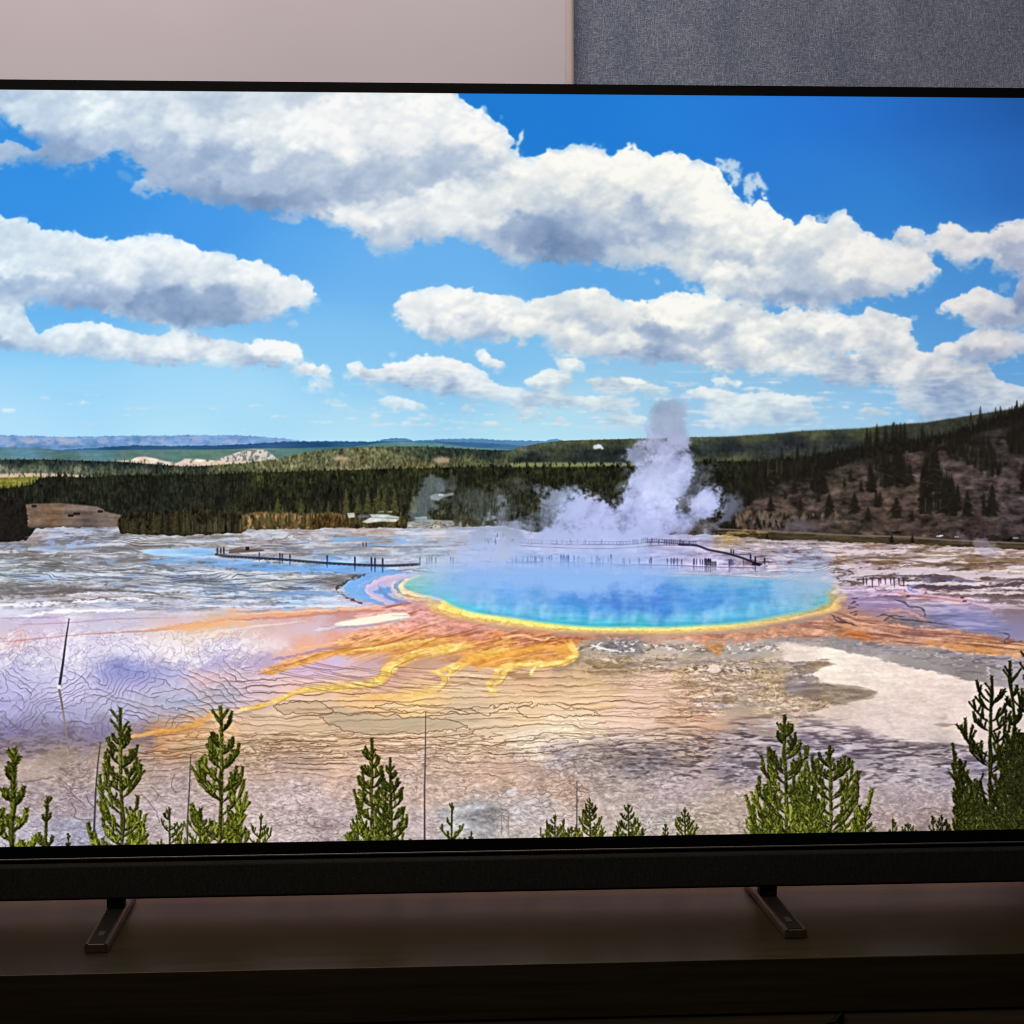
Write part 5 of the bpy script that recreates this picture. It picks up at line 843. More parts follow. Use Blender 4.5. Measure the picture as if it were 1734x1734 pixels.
def paint_front(C, E):
    f1, f2, det, small = E['f1'], E['f2'], E['det'], E['small']; rng = np.random.default_rng(3)
    dkc = (58, 58, 78)
    # boardwalks
    def walk(pts, w, col, al=.9, posts=0, rail=0):
        q = smooth(P(pts), 6); C.line(q, w, col, al, None, .6)
        if posts:
            for k in np.arange(0, 1, posts / (q[-1, 0] - q[0, 0])):
                i = k * (len(q) - 1); j = int(i); p = q[j] + (q[min(j + 1, len(q) - 1)] - q[j]) * (i - j)
                if rail: C.seg((p[0], p[1]), (p[0], p[1] - rail), .55, .55, col, .8)
                else: C.seg((p[0], p[1] + w * .35), (p[0] + 1.8, p[1] + w * .35), .55, .55, (170, 176, 190), .6)
            if rail: C.line(q - [0, rail], 1.1, col, .8)
    walk("366,939 380,942 420,944 470,947 520,951 560,954 620,957 660,958 710,956", 4.2, (52, 56, 70), .9, 6)
    walk("650,957 680,956 712,954", 2, (70, 78, 100), .7); walk("388,936 410,934 440,932 446,932", 2, (96, 70, 56), .9); C.lay(poly(P("388,930 412,929 444,931 440,934 388,937"), .7) * .8, (110, 84, 70))
    C.lay(poly(P("416,926 422,926 422,932 416,932"), .5), (30, 32, 50))
    walk("700,966 722,968 740,970", 2.4, (74, 72, 80), .7); walk("706,963 722,962 734,970", 1.6, (80, 84, 104), .7)
    walk("812,950 860,952 920,952 1000,954 1060,957 1110,957 1160,958 1200,960 1260,961 1296,960 1298,957", 1.5, (118, 116, 146), .8)
    for q in range(24): x = rng.uniform(806, 840); C.seg((x, 917), (x, 911), .7, .6, (110, 86, 90), .6)
    for pts in ("1130,972 1200,974 1280,978 1350,985", "1240,972 1300,970 1340,966"): C.line(smooth(P(pts), 5), 1.3, (120, 112, 136), .6)
    # people
    for x in (368, 374): person(C, x, 938, 11, (46, 46, 60))
    person(C, 379, 938, 12, (30, 32, 44)); person(C, 421, 931, 5, (30, 32, 44))
    for x in (615, 620): person(C, x, 926, 8, dkc)
    for x, y, h in ((439, 943, 8), (474, 946, 10), (478, 946, 9), (491, 948, 10), (554, 951, 11), (601, 955, 13), (629, 956, 13), (635, 957, 13), (648, 958, 13)): person(C, x, y, h, (38, 44, 72), .95, .6)
    for x in (711, 723, 727, 731, 738, 763, 767): person(C, x, 955, 12, (92, 104, 150), .75, .35)
    for x in (898, 901, 914, 919): person(C, x, 950, 11, (120, 126, 180), .6, .3)
    for x in (832, 838, 841, 845, 855, 862): person(C, x, 948, 9, (96, 104, 150), .75, .2)
    for x in (930, 934, 950, 953, 959, 963, 972, 980, 1002, 1011, 1034): person(C, x, 952, 12, (74, 78, 128), .85, .5)
    for x in (950, 955, 962): person(C, x, 952, 13, (52, 50, 92), .9, .6)
    person(C, 1035, 952, 14, (56, 60, 100), .9, .6)
    for x, y in ((1102, 953), (1130, 955), (1142, 954)): person(C, x, y, 10, (96, 92, 128), .8, .3)
    for x in (1194, 1197, 1200, 1203): person(C, x, 957 + (x % 2), 12, (34, 30, 48), .95, .5)
    for x in (1206, 1209, 1212): person(C, x, 959, 9, (36, 30, 46), .95, .4)
    person(C, 1235, 959, 12, (70, 70, 110), .9, .5); person(C, 1271, 950, 12, (44, 40, 66), .95); person(C, 1279, 955, 13, (40, 36, 60), .95, .5); person(C, 1295, 955, 11, (50, 46, 66), .9, .3); person(C, 1238, 940, 10, (44, 38, 58)); person(C, 1242, 941, 10, (60, 50, 66))
    for x in (842, 852): person(C, x, 910, 7, (70, 80, 120), .8)
    for q in range(46):     # more walkers along the far walks
        x = rng.uniform(820, 1180); person(C, x, 922 + rng.uniform(-1, 1), rng.uniform(6, 9), (70, 70, 110), .8)
        x = rng.uniform(826, 1296); person(C, x, 951 + (x - 826) * .014, rng.uniform(8, 11), (78, 80, 128), .75, .3)
    # --- steam ---
    LV = (186, 192, 236)
    n1 = fbm(26, 24, 301, 6, .68); n2 = fbm(60, 46, 302, 5, .6); n3 = fbm(14, 34, 303, 5, .62)
    steam(C, "700,985 720,955 760,930 800,910 860,905 940,925 1080,930 1180,945 1240,965 1200,1000 1100,1010 1000,1000 900,1000 800,1005 730,1000", 17, .62, (150, 184, 240), .35, n2, 1, .1, 1.0)
    steam(C, "760,975 800,950 900,945 1050,960 1120,965 1100,1000 1000,1000 900,990 820,1000 780,990", 14, .58, (146, 182, 242), .35, n1, 2, .1, 1.0)
    steam(C, "690,975 700,950 740,930 770,940 790,980 740,992", 14, .5, (170, 196, 214), .3, n1, 3, .1, 1.0)
    steam(C, "1290,1000 1300,970 1330,935 1370,925 1410,935 1420,965 1405,1000 1380,1020 1330,1025", 15, .45, (170, 184, 212), .35, n1, 4, .1, 1.0)
    for x, w, t, b, a in ((842, 16, 985, 1040, .55), (880, 22, 960, 1036, .35), (930, 26, 990, 1050, .3), (975, 12, 1010, 1056, .5), (1010, 20, 980, 1048, .25), (1108, 18, 980, 1060, .55), (1070, 22, 950, 1050, .25), (1160, 20, 985, 1052, .35), (1205, 24, 990, 1050, .35), (1250, 18, 985, 1046, .25), (1330, 26, 970, 1040, .4), (790, 20, 980, 1026, .35), (1290, 22, 1000, 1046, .3), (1360, 24, 950, 1030, .35)):
        m = np.exp(-((XX - x - 10 * np.sin((YY - b) / 26) + (b - YY) * .12) / (w * (.45 + .8 * np.clip((b - YY) / (b - t), 0, 1)))) ** 2) * sst(t, t + 26, YY) * sst(b + 5, b - 7, YY)
        C.lay(np.clip(m * a * .55 * (1.0 + .2 * n3), 0, 1), (166, 206, 246))
    C.lay(lblur(poly(P('740,980 1400,985 1400,1030 1300,1050 1100,1060 950,1056 830,1040 760,1020'), 0), 5) * np.clip(.27 + .03 * n3 + .13 * n2, 0, .6), (140, 186, 234))
    for q in range(110):   # low wisps off the water
        x = rng.uniform(800, 1340); b = np.interp(x, [800, 900, 1050, 1200, 1340], [1034, 1050, 1060, 1057, 1036]) - rng.uniform(0, 8); h = rng.uniform(10, 30)
        for k in range(5): C.seg((x + k * rng.uniform(-1, 2.4), b - h * k / 5), (x + (k + 1) * rng.uniform(-.5, 2.4), b - h * (k + 1) / 5), 3, 3.4, (186, 222, 246), .06, 3.5)
    hz = sst(705, 770, XX) * sst(1180, 1080, XX); hz2 = np.clip(1.05 * np.exp(-((YY - 972 - 4 * f1) / 15) ** 2) + .35 * np.exp(-((YY - 995) / 22) ** 2), 0, 1)
    C.lay(hz * hz2 * np.clip(.72 + .2 * n1, 0, .92) * (1 - .5 * np.exp(-((YY - 950) / 9) ** 2)), (142, 182, 238))
    hr = sst(1080, 1160, XX) * sst(1420, 1380, XX) * np.exp(-((YY - 980) / 14) ** 2); C.lay(hr * np.clip(.45 + .2 * n1, 0, .75), (150, 184, 220)); C.lay(np.exp(-((XX - 1375) / 42) ** 2 - ((YY - 985) / 34) ** 2) * np.clip(.5 + .2 * n1, 0, .8), (160, 186, 214)); C.lay(np.exp(-((XX - 735) / 40) ** 2 - ((YY - 978) / 20) ** 2) * np.clip(.45 + .2 * n1, 0, .8), (164, 196, 216))
    # the main column
    steam(C, "870,912 900,900 930,880 950,860 975,842 1000,838 1020,848 1040,850 1056,842 1066,830 1080,845 1130,850 1150,862 1165,850 1180,830 1190,815 1204,808 1216,820 1216,850 1210,880 1190,895 1176,905 1168,920 1100,924 1040,926 960,926 900,922", 6, .98, (182, 188, 236), .34, n1, 5, .2, .8, 13)
    steam(C, "1056,850 1058,820 1062,800 1078,790 1096,780 1110,765 1116,750 1124,744 1140,748 1150,762 1162,772 1176,790 1180,806 1170,826 1150,848 1120,862", 5, .95, (188, 196, 238), .32, n1, 6, .2, .8, 13)
    steam(C, "1064,784 1066,764 1080,756 1086,742 1094,738 1110,740 1140,738 1160,742 1172,760 1170,780 1160,800 1140,790 1110,800 1080,796", 6, .60, (170, 172, 212), .36, n1, 7, .2, .85, 12)
    steam(C, "1086,745 1096,720 1108,716 1100,704 1096,690 1104,679 1120,674 1142,676 1156,684 1160,700 1156,712 1163,724 1162,738 1160,748 1120,748", 4.5, .92, (152, 168, 190), .26, n1, 8, .2, .8, 6)
    steam(C, "1086,752 1092,735 1100,722 1110,730 1125,740 1160,740 1166,760 1130,770 1096,766", 6, .6, (178, 180, 216), .3, n1, 9, .15, .9)
    steam(C, "1082,750 1090,722 1104,718 1106,736 1098,752", 5, .6, (190, 206, 238), .3, n1, 10, .2, .9)
    walk("862,918 880,919 910,920 960,922 1020,922 1060,922 1090,919 1110,918 1140,920 1160,921 1180,922", 2.2, (96, 96, 128), .85, 5, 5)
    walk("870,923 900,925 960,928 1020,929 1070,927 1104,924 1140,923 1170,924", 1.4, (110, 100, 110), .8, 7)
    walk("1150,922 1180,924 1200,931 1230,937 1260,946 1286,957", 3.6, (56, 48, 66), .95); C.lay(poly(P("1276,951 1292,955 1285,958 1272,957"), .6), (40, 36, 52))
    for x in (917, 943, 952, 966, 978, 991, 1019, 1072, 1075, 1079): person(C, x, 922, 9, (70, 76, 124), .85)
    for x in (1087, 1090, 1093, 1096, 1104): person(C, x, 918, 8, (66, 66, 104), .85)
    C.lay(lblur(poly(P('850,905 900,905 960,912 1000,912 980,930 880,930'), 0), 7) * .3, (186, 194, 236))
    # light and shade inside the column
    bil = puffs(np.clip(lblur(poly(smooth(P("870,915 930,880 975,842 1040,850 1056,820 1062,795 1096,775 1120,745 1160,770 1180,806 1204,808 1216,850 1190,895 1168,922 960,926"), 5, True), 0), 3), 0, 1), 6, 18, 2.2, 77, .5, 1.0)
    bl = blur(bil, 1.6); gy = np.zeros_like(bl); gy[1:-1] = bl[2:] - bl[:-2]; gx = np.zeros_like(bl); gx[:, 1:-1] = bl[:, 2:] - bl[:, :-2]
    rel = np.tanh(blur((gy * .9 + gx * .5) * .5, 1.2)) * blur((bil > 0).astype(F32), 5) * sst(905, 860, YY)
    C.lay(np.clip(rel, 0, 1) * .30, (222, 226, 250)); C.lay(np.clip(-rel, 0, 1) * .28, (146, 150, 196))
    for pg, sf, al, c in (("1165,850 1150,842 1170,820 1180,800 1192,800 1186,820 1176,838", 5, .55, (60, 58, 66)), ("996,862 1002,846 1012,852 1004,876", 5, .35, (110, 112, 150)), ("1088,905 1096,880 1104,890 1100,912", 6, .3, (140, 140, 180)), ("1080,835 1060,850 1074,862 1090,850", 7, .25, (150, 154, 200)), ("1098,766 1120,752 1130,776 1110,800 1128,830 1104,850 1098,820", 8, .35, (212, 218, 246)), ("1125,850 1180,870 1210,850 1200,830 1170,846", 8, .4, (214, 218, 246)), ("960,880 1040,860 1100,880 1090,915 980,915", 14, .35, (182, 198, 246)), ("870,905 900,900 930,905 900,920", 10, .5, (176, 186, 226)), ("1180,888 1215,880 1212,900 1186,908", 6, .4, (168, 164, 184)), ("1140,720 1160,726 1160,740 1130,738", 6, .3, (142, 150, 182)), ("1100,690 1120,680 1150,690 1140,706", 6, .25, (140, 160, 184))):
        C.lay(lblur(poly(P(pg), 0), sf) * al * (1 + .3 * n1), c)
    for pg, al in (('770,918 810,890 860,862 920,840 970,828 1000,845 980,880 960,915', .72), ('1040,850 1050,800 1064,770 1080,740 1092,700 1110,668 1150,664 1172,690 1176,740 1190,790 1226,800 1230,850 1214,900 1180,925 1060,925', .22), ('1180,905 1215,870 1240,850 1250,880 1220,912', .3), ('820,930 880,905 960,900 1100,905 1200,925 1100,940 900,940', .5)):
        steam(C, pg, 15, al, (174, 188, 228), .5, n1, 0, .1, 1.1)
    # thin drifting veils left of the column
    for pg, sf, al, c, i in (("690,890 700,860 700,838 716,826 728,814 732,800 740,796 742,815 752,830 740,850 732,870 740,890", 6, .42, (156, 176, 190), 11), ("740,820 760,815 768,800 776,812 770,824 750,832", 4, .35, (120, 130, 140), 12), ("780,900 820,890 838,870 842,850 850,840 866,850 878,870 870,890 900,900 880,912 800,912", 9, .5, (150, 160, 190), 13), ("740,860 800,840 880,830 920,850 930,880 860,900 760,896", 20, .3, (130, 142, 146), 14), ("1215,790 1230,780 1226,800", 4, .2, (120, 120, 130), 15), ("1170,790 1200,786 1210,800 1190,806", 4, .2, (120, 120, 130), 16), ("1650,925 1660,915 1680,922 1690,938 1664,942", 5, .5, (170, 160, 184), 17), ("1618,905 1626,900 1640,915 1630,920", 3.5, .4, (140, 130, 144), 18), ("1320,960 1315,930 1330,920 1345,940 1340,965", 8, .3, (176, 172, 200), 19), ("1380,940 1395,925 1408,940 1400,970", 7, .3, (176, 172, 200), 20), ("860,940 800,930 740,935 700,950 760,960 860,960", 14, .4, (186, 196, 232), 21), ("700,905 780,900 860,915 880,935 780,935 700,925", 14, .45, (178, 190, 222), 22)):
        steam(C, pg, sf, al, c, .42, n1, i, .1, 1.0)

    # --- bare poles ---
    C.line([(117, 1048), (112, 1080), (107, 1120), (101, 1160)], 1.6, (52, 50, 62), .95, 4.6); C.lay(poly(P("97,1160 103,1160 103,1167 97,1167"), .7), (236, 232, 224))
    C.line(smooth(P("100,1168 106,1200 112,1240 118,1276"), 5), 4, (150, 128, 118), .75, 3); C.line([(101, 1168), (105, 1190), (106, 1200)], 2.2, (90, 80, 92), .5)
    C.line([(170, 1258), (166, 1290), (162, 1340), (160, 1390), (158, 1436)], 1.6, (78, 74, 84), .95, 4); C.line([(160, 1368), (150, 1358), (146, 1346)], 1, (80, 76, 84), .8); C.line([(161, 1362), (172, 1356), (178, 1350)], 1, (80, 76, 84), .7); C.line([(165, 1326), (171, 1332), (170, 1346)], .9, (80, 76, 84), .7)
    C.line([(323, 1278), (321, 1330), (318, 1380), (317, 1432)], 1.4, (84, 80, 92), .95, 3.2)
    C.line([(721, 1205), (720.5, 1260)], 1.1, (96, 80, 74), .95, 1.8); C.line([(720.5, 1260), (719, 1340), (719, 1424)], 1.8, (92, 80, 80), .97, 3.2)
    C.line([(977, 1322), (976.5, 1415)], 1.4, (92, 88, 90), .9, 2.6)
    for k in range(22): y = rng.uniform(1332, 1372) if k < 16 else rng.uniform(1395, 1410); l = rng.uniform(-9, 9); C.line([(977, y), (977 + l * .6, y + 1), (977 + l, y - 4)], .9, (104, 98, 98), .6)
    for k in range(14): y = rng.uniform(1376, 1412); x = rng.choice((850, 861)); l = rng.uniform(-6, 6); C.line([(x, y), (x + l, y - 5)], .8, (130, 118, 112), .6)
    C.line([(849, 1372), (849, 1414)], .9, (130, 118, 112), .6); C.line([(861, 1380), (861, 1414)], .9, (130, 118, 112), .6)
    # --- young pines along the bottom ---
    for t in ((21, 1270, 1501, 30, 1, .75, 2, 7, .1), (75, 1350, 1484, 16, 2, .45, 6, 3, .1), (116, 1412, 1470, 5, 3, .6, 0, 2, 0), (205, 1200, 1517, 42, 4, .55, 0, 12, .1), (287, 1367, 1477, 25, 5, .55, 0, 5, 0), (374, 1197, 1515, 46, 6, .62, 0, 12, .05), (438, 1378, 1465, 20, 7, .45, 4, 3, .1), (415, 1400, 1460, 40, 8, .7, 0, 2, 0), (340, 1370, 1467, 24, 9, .6, -2, 3, 0),
              (630, 1252, 1488, 32, 10, .62, 0, 11, 0), (662, 1284, 1481, 30, 11, .42, 0, 9, .05), (608, 1380, 1455, 24, 12, .85, -4, 3, 0), (765, 1360, 1452, 17, 13, .45, 0, 2, .1), (798, 1408, 1441, 4, 14, .2, 0, 2, 0), (940, 1380, 1445, 20, 15, .45, 0, 5, 0), (968, 1400, 1441, 16, 16, .5, 0, 3, 0), (999, 1352, 1451, 19, 17, .55, 0, 8, 0), (1064, 1362, 1447, 20, 18, .4, 0, 6, 0), (1046, 1404, 1437, 6, 19, .3, 0, 2, 0), (1088, 1404, 1437, 5, 20, .3, 0, 2, 0), (1127, 1396, 1437, 6, 21, .5, 0, 3, 0), (1160, 1368, 1443, 17, 22, .45, 0, 6, 0),
              (1330, 1212, 1477, 48, 23, .42, 0, 13, .03), (1406, 1264, 1466, 58, 24, .5, 0, 10, .03), (1370, 1320, 1454, 30, 25, .5, 0, 5, 0), (1292, 1370, 1443, 26, 26, .6, 0, 4, 0), (1466, 1366, 1443, 14, 27, .4, 0, 5, 0), (1512, 1385, 1437, 8, 28, .4, 0, 4, 0), (1538, 1394, 1435, 12, 29, .35, 0, 4, 0), (1580, 1382, 1437, 8, 30, .1, 0, 3, 0)):
        x, top, base, hw, sd, sun, lean, n, bare = t; sapling(C, x, top, base, hw, sd, sun, lean, n, bare, 1.0, {21: 1.9, 75: 1.6, 116: 1.5, 205: 1.15, 374: 1.25, 765: 1.3, 1330: 1.15, 1406: 1.25}.get(x, 1.0))
    for t in ((1678, 1146, 1492, 64, 40, .22, 0, 15, .0), (1632, 1290, 1460, 22, 41, .35, -4, 8, 0), (1712, 1258, 1467, 44, 42, .16, 0, 11, 0), (1728, 1120, 1498, 24, 43, .10, -16, 10, .1), (1740, 1080, 1506, 30, 44, .08, 0, 18, 0), (1745, 1250, 1469, 40, 45, .1, 0, 10, 0), (1600, 1380, 1438, 14, 46, .12, -6, 4, 0)):
        x, top, base, hw, sd, sun, lean, n, bare = t; sapling(C, x, top, base, hw, sd, sun, lean, n, bare, .74)

def finish(C):
    """the set's own contrast and clarity"""
    Y = C.a @ np.array([.3, .59, .11], F32)
    gz = sst(900, 1000, YY)
    d1 = np.clip(Y - blur(Y, 3.2), -30, 30); d2 = np.clip(Y - blur(Y, 22), -45, 45)
    sk = sst(730, 760, YY); add = (.06 + .26 * sk + .33 * gz) * d1 + (.03 + .17 * gz) * d2 + 3 * gz * sst(60, 160, Y) * sst(300, 700, XX)
    gr = np.random.default_rng(9).standard_normal((PH, PW)).astype(F32); gr = (gr - blur(gr, 1.2)) * (.8 + 2.4 * gz * sst(90, 150, Y) + 1.5 * sst(720, 760, YY))
    C.a = np.clip(C.a + (add + gr)[..., None], 0, 255)

# ---------------------------------------------------------------- helpers
def nodes(name):
    m = bpy.data.materials.new(name); m.use_nodes = True; nt = m.node_tree; b = nt.nodes['Principled BSDF']; return m, nt, b
def N(nt, typ, **kw):
    n = nt.nodes.new(typ)
    for k, v in kw.items():
        if k in n.inputs: n.inputs[k].default_value = v
        else: setattr(n, k, v)
    return n
def ramp(nt, src, stops):
    r = nt.nodes.new('ShaderNodeValToRGB'); e = r.color_ramp.elements
    while len(e) < len(stops): e.new(.5)
    for q, (p, c) in zip(e, stops): q.position = p; q.color = (*c, 1) if len(c) == 3 else c
    nt.links.new(src, r.inputs[0]); return r
def noise(nt, scale, stretch=(1, 1, 1), detail=4, rough=.6):
    tc = nt.nodes.new('ShaderNodeTexCoord'); mp = nt.nodes.new('ShaderNodeMapping'); mp.inputs['Scale'].default_value = stretch
    nt.links.new(tc.outputs['Object'], mp.inputs[0]); n = nt.nodes.new('ShaderNodeTexNoise')
    n.inputs['Scale'].default_value = scale; n.inputs['Detail'].default_value = detail; n.inputs['Roughness'].default_value = rough
    nt.links.new(mp.outputs[0], n.inputs['Vector']); return n
def mixc(nt, fac, a, b, mode='MIX'):
    m = nt.nodes.new('ShaderNodeMix'); m.data_type = 'RGBA'; m.blend_type = mode
    for s, v in ((0, fac), (6, a), (7, b)):
        if hasattr(v, 'links') or hasattr(v, 'is_linked'): nt.links.new(v, m.inputs[s])
        else: m.inputs[s].default_value = v if s == 0 else (*v, 1)
    return m.outputs[2]
def bump(nt, b, src, strength, dist=.002):
    n = nt.nodes.new('ShaderNodeBump'); n.inputs['Strength'].default_value = strength; n.inputs['Distance'].default_value = dist
    nt.links.new(src, n.inputs['Height']); nt.links.new(n.outputs[0], b.inputs['Normal'])
def box(bm, x0, x1, y0, y1, z0, z1):
    v = [bm.verts.new(p) for p in ((x0, y0, z0), (x1, y0, z0), (x1, y1, z0), (x0, y1, z0), (x0, y0, z1), (x1, y0, z1), (x1, y1, z1), (x0, y1, z1))]
    for f in ((0, 3, 2, 1), (4, 5, 6, 7), (0, 1, 5, 4), (1, 2, 6, 5), (2, 3, 7, 6), (3, 0, 4, 7)): bm.faces.new([v[i] for i in f])
def obj(name, bm, mat, parent=None, bevel=0, seg=3, smooth=True):
    me = bpy.data.meshes.new(name); bmesh.ops.recalc_face_normals(bm, faces=bm.faces); bm.to_mesh(me); bm.free(); me.materials.append(mat)
    o = bpy.data.objects.new(name, me); COL.objects.link(o); o.parent = parent
    if bevel:
        b = o.modifiers.new('bevel', 'BEVEL'); b.width = bevel; b.segments = seg; b.limit_method = 'ANGLE'
        if smooth:
            for p in me.polygons: p.use_smooth = True
            wn = o.modifiers.new('wn', 'WEIGHTED_NORMAL'); wn.keep_sharp = True
    return o
def boxobj(name, dims, mat, parent=None, bevel=0, seg=3):
    bm = bmesh.new(); box(bm, *dims); return obj(name, bm, mat, parent, bevel, seg)
def empty(name, loc, label, cat, group=None):
    o = bpy.data.objects.new(name, None); COL.objects.link(o); o.location = loc; o['label'] = label; o['category'] = cat
    if group: o['group'] = group
    return o

# ---------------------------------------------------------------- the picture on its way to the screen
SW, SH = 1.431, .805                         # lit screen, metres
def picture_image():
    C = Canvas(); E = paint_sky(C); paint_hills(C, E); paint_ground(C, E); paint_front(C, E); finish(C)
    tw, th = 2276, 1280
    u = ((np.arange(tw) + .5) / tw - .5) * SW; v = ((np.arange(th) + .5) / th - .5) * SH
    X, Z = np.meshgrid(u, v)
    R3 = np.array(cam_matrix()).T            # how the picture's own coordinates lie on the panel (a plane-to-plane map)
    p = np.stack([X - CAM['x'], np.full_like(X, -CAM['y']), Z - CAM['z']], -1) @ R3.T
    px = 867 + CAM['f'] * p[..., 0] / p[..., 1]; py = 867 - CAM['f'] * p[..., 2] / p[..., 1]
    px = np.where(px < 0, -px, px); px = np.where(px > PW - 1, 2 * (PW - 1) - px, px)      # the ends of the picture beyond what was recorded
    a = np.clip(samp(C.a, px.astype(F32), py.astype(F32)) / 255, 0, 1)
    img = bpy.data.images.new('landscape_picture', tw, th, alpha=False)
    k = a.copy(); k[1:-1, 1:-1] = (a[1:-1, 1:-1] * 4 + a[:-2, 1:-1] + a[2:, 1:-1] + a[1:-1, :-2] + a[1:-1, 2:]) / 8
    a = np.clip(a + .75 * (a - k), 0, 1)     # the set's own sharpening
    out = np.ones((th, tw, 4), F32); out[..., :3] = a
    img.pixels.foreach_set(out.ravel()); img.update(); img.pack()
    return img

# ---------------------------------------------------------------- materials
def mat_screen():
    m, nt, b = nodes('screen_picture')
    t = nt.nodes.new('ShaderNodeTexImage'); t.image = picture_image(); t.interpolation = 'Cubic'; t.extension = 'EXTEND'
    b.inputs['Base Color'].default_value = (.004, .004, .004, 1); b.inputs['Roughness'].default_value = .25; b.inputs['Specular IOR Level'].default_value = .15
    nt.links.new(t.outputs[0], b.inputs['Emission Color']); b.inputs['Emission Strength'].default_value = 1.0
    return m
def mat_plain(name, col, rough, spec=.5, metal=0, grain=0, gscale=200):
    m, nt, b = nodes(name); b.inputs['Roughness'].default_value = rough; b.inputs['Specular IOR Level'].default_value = spec; b.inputs['Metallic'].default_value = metal
    n = noise(nt, gscale); k = .15 + grain
    r = ramp(nt, n.outputs[0], [(.3, tuple(c * (1 - k) for c in col)), (.7, tuple(c * (1 + k) for c in col))]); nt.links.new(r.outputs[0], b.inputs['Base Color'])
    return m
def mat_paint():
    m, nt, b = nodes('pale_wall_paint')
    n = noise(nt, 3.0, (1, 1, 1), 3); r = ramp(nt, n.outputs[0], [(.35, (.67, .635, .74)), (.65, (.71, .675, .775))])
    nt.links.new(r.outputs[0], b.inputs['Base Color']); b.inputs['Roughness'].default_value = .6
    bump(nt, b, noise(nt, 320, detail=3).outputs[0], .05, .0005); return m
def mat_wallpaper():
    m, nt, b = nodes('woven_wallpaper')
    a = noise(nt, 640, (1, 1, .22), 2, .6); c = noise(nt, 640, (.26, 1, 1), 2, .6); d = noise(nt, 1000, (1, 1, 1), 1, .6); big = noise(nt, 26, (1, 1, .5), 3)
    s = nt.nodes.new('ShaderNodeMath'); s.operation = 'MAXIMUM'; nt.links.new(a.outputs[0], s.inputs[0]); nt.links.new(c.outputs[0], s.inputs[1])
    s2 = nt.nodes.new('ShaderNodeMath'); s2.operation = 'ADD'; nt.links.new(s.outputs[0], s2.inputs[0]); nt.links.new(d.outputs[0], s2.inputs[1])
    s3 = nt.nodes.new('ShaderNodeMath'); s3.operation = 'MULTIPLY_ADD'; s3.inputs[1].default_value = .25; nt.links.new(big.outputs[0], s3.inputs[0]); nt.links.new(s2.outputs[0], s3.inputs[2])
    r = ramp(nt, s3.outputs[0], [(.0, (.04, .05, .075)), (1.0, (.6, .6, .62))])
    mr = nt.nodes.new('ShaderNodeMapRange'); mr.inputs[1].default_value = .93; mr.inputs[2].default_value = 1.5; nt.links.new(s3.outputs[0], mr.inputs[0])
    r2 = ramp(nt, mr.outputs[0], [(0, (.078, .108, .19)), (.45, (.175, .216, .32)), (1, (.47, .52, .60))])
    nt.nodes.remove(r); nt.links.new(r2.outputs[0], b.inputs['Base Color']); b.inputs['Roughness'].default_value = .85
    bump(nt, b, s2.outputs[0], .25, .0006); return m
def mat_wood(name, c0, c1, rough, spec, specks=False):
    m, nt, b = nodes(name)
    n = noise(nt, 14, (.35, 9, 9), 6, .65); n2 = noise(nt, 90, (.12, 3, 3), 4, .6)
    r = ramp(nt, n.outputs[0], [(.3, c0), (.7, c1)]); r2 = ramp(nt, n2.outputs[0], [(.35, (.82, .82, .82)), (.65, (1.12, 1.1, 1.08))])
    col = mixc(nt, 1.0, r.outputs[0], r2.outputs[0], 'MULTIPLY')
    if specks:   # a little dust
        tc = nt.nodes.new('ShaderNodeTexCoord'); v = nt.nodes.new('ShaderNodeTexVoronoi'); v.inputs['Scale'].default_value = 22; nt.links.new(tc.outputs['Object'], v.inputs['Vector'])
        lt = nt.nodes.new('ShaderNodeMath'); lt.operation = 'LESS_THAN'; lt.inputs[1].default_value = .030; nt.links.new(v.outputs['Distance'], lt.inputs[0])
        sp = nt.nodes.new('ShaderNodeSeparateColor'); nt.links.new(v.outputs['Color'], sp.inputs[0]); gt = nt.nodes.new('ShaderNodeMath'); gt.operation = 'GREATER_THAN'; gt.inputs[1].default_value = .86; nt.links.new(sp.outputs[0], gt.inputs[0])
        mu = nt.nodes.new('ShaderNodeMath'); mu.operation = 'MULTIPLY'; nt.links.new(lt.outputs[0], mu.inputs[0]); nt.links.new(gt.outputs[0], mu.inputs[1])
        col = mixc(nt, mu.outputs[0], col, (.16, .15, .13))
    nt.links.new(col, b.inputs['Base Color']); b.inputs['Specular IOR Level'].default_value = spec
    rr = nt.nodes.new('ShaderNodeMapRange'); rr.inputs[3].default_value = rough - .05; rr.inputs[4].default_value = rough + .08; nt.links.new(n.outputs[0], rr.inputs[0]); nt.links.new(rr.outputs[0], b.inputs['Roughness'])
    bump(nt, b, n2.outputs[0], .12, .0004); return m
def mat_cloth():
    m, nt, b = nodes('speaker_cloth')
    n = noise(nt, 420, (1, 1, 1), 2, .7); v = noise(nt, 520, (1, 1, .2), 2, .6)
    r = ramp(nt, n.outputs[0], [(.3, (.008, .0075, .0065)), (.7, (.022, .020, .017))]); r2 = ramp(nt, v.outputs[0], [(.3, (.7, .7, .7)), (.7, (1.3, 1.3, 1.25))])
    nt.links.new(mixc(nt, 1.0, r.outputs[0], r2.outputs[0], 'MULTIPLY'), b.inputs['Base Color']); b.inputs['Roughness'].default_value = .9; b.inputs['Specular IOR Level'].default_value = .2
    bump(nt, b, n.outputs[0], .3, .0005); return m

# ---------------------------------------------------------------- the wall
ZT = LIFT - .48012                            # table top
WALL = .105
bm = bmesh.new(); box(bm, -2.6, 2.6, WALL, WALL + .06, 0, 2.6)
wall = obj('wall', bm, mat_wallpaper()); wall['kind'] = 'structure'; wall['label'] = 'wall covered in blue grey woven wallpaper, right of the smooth pale panel'
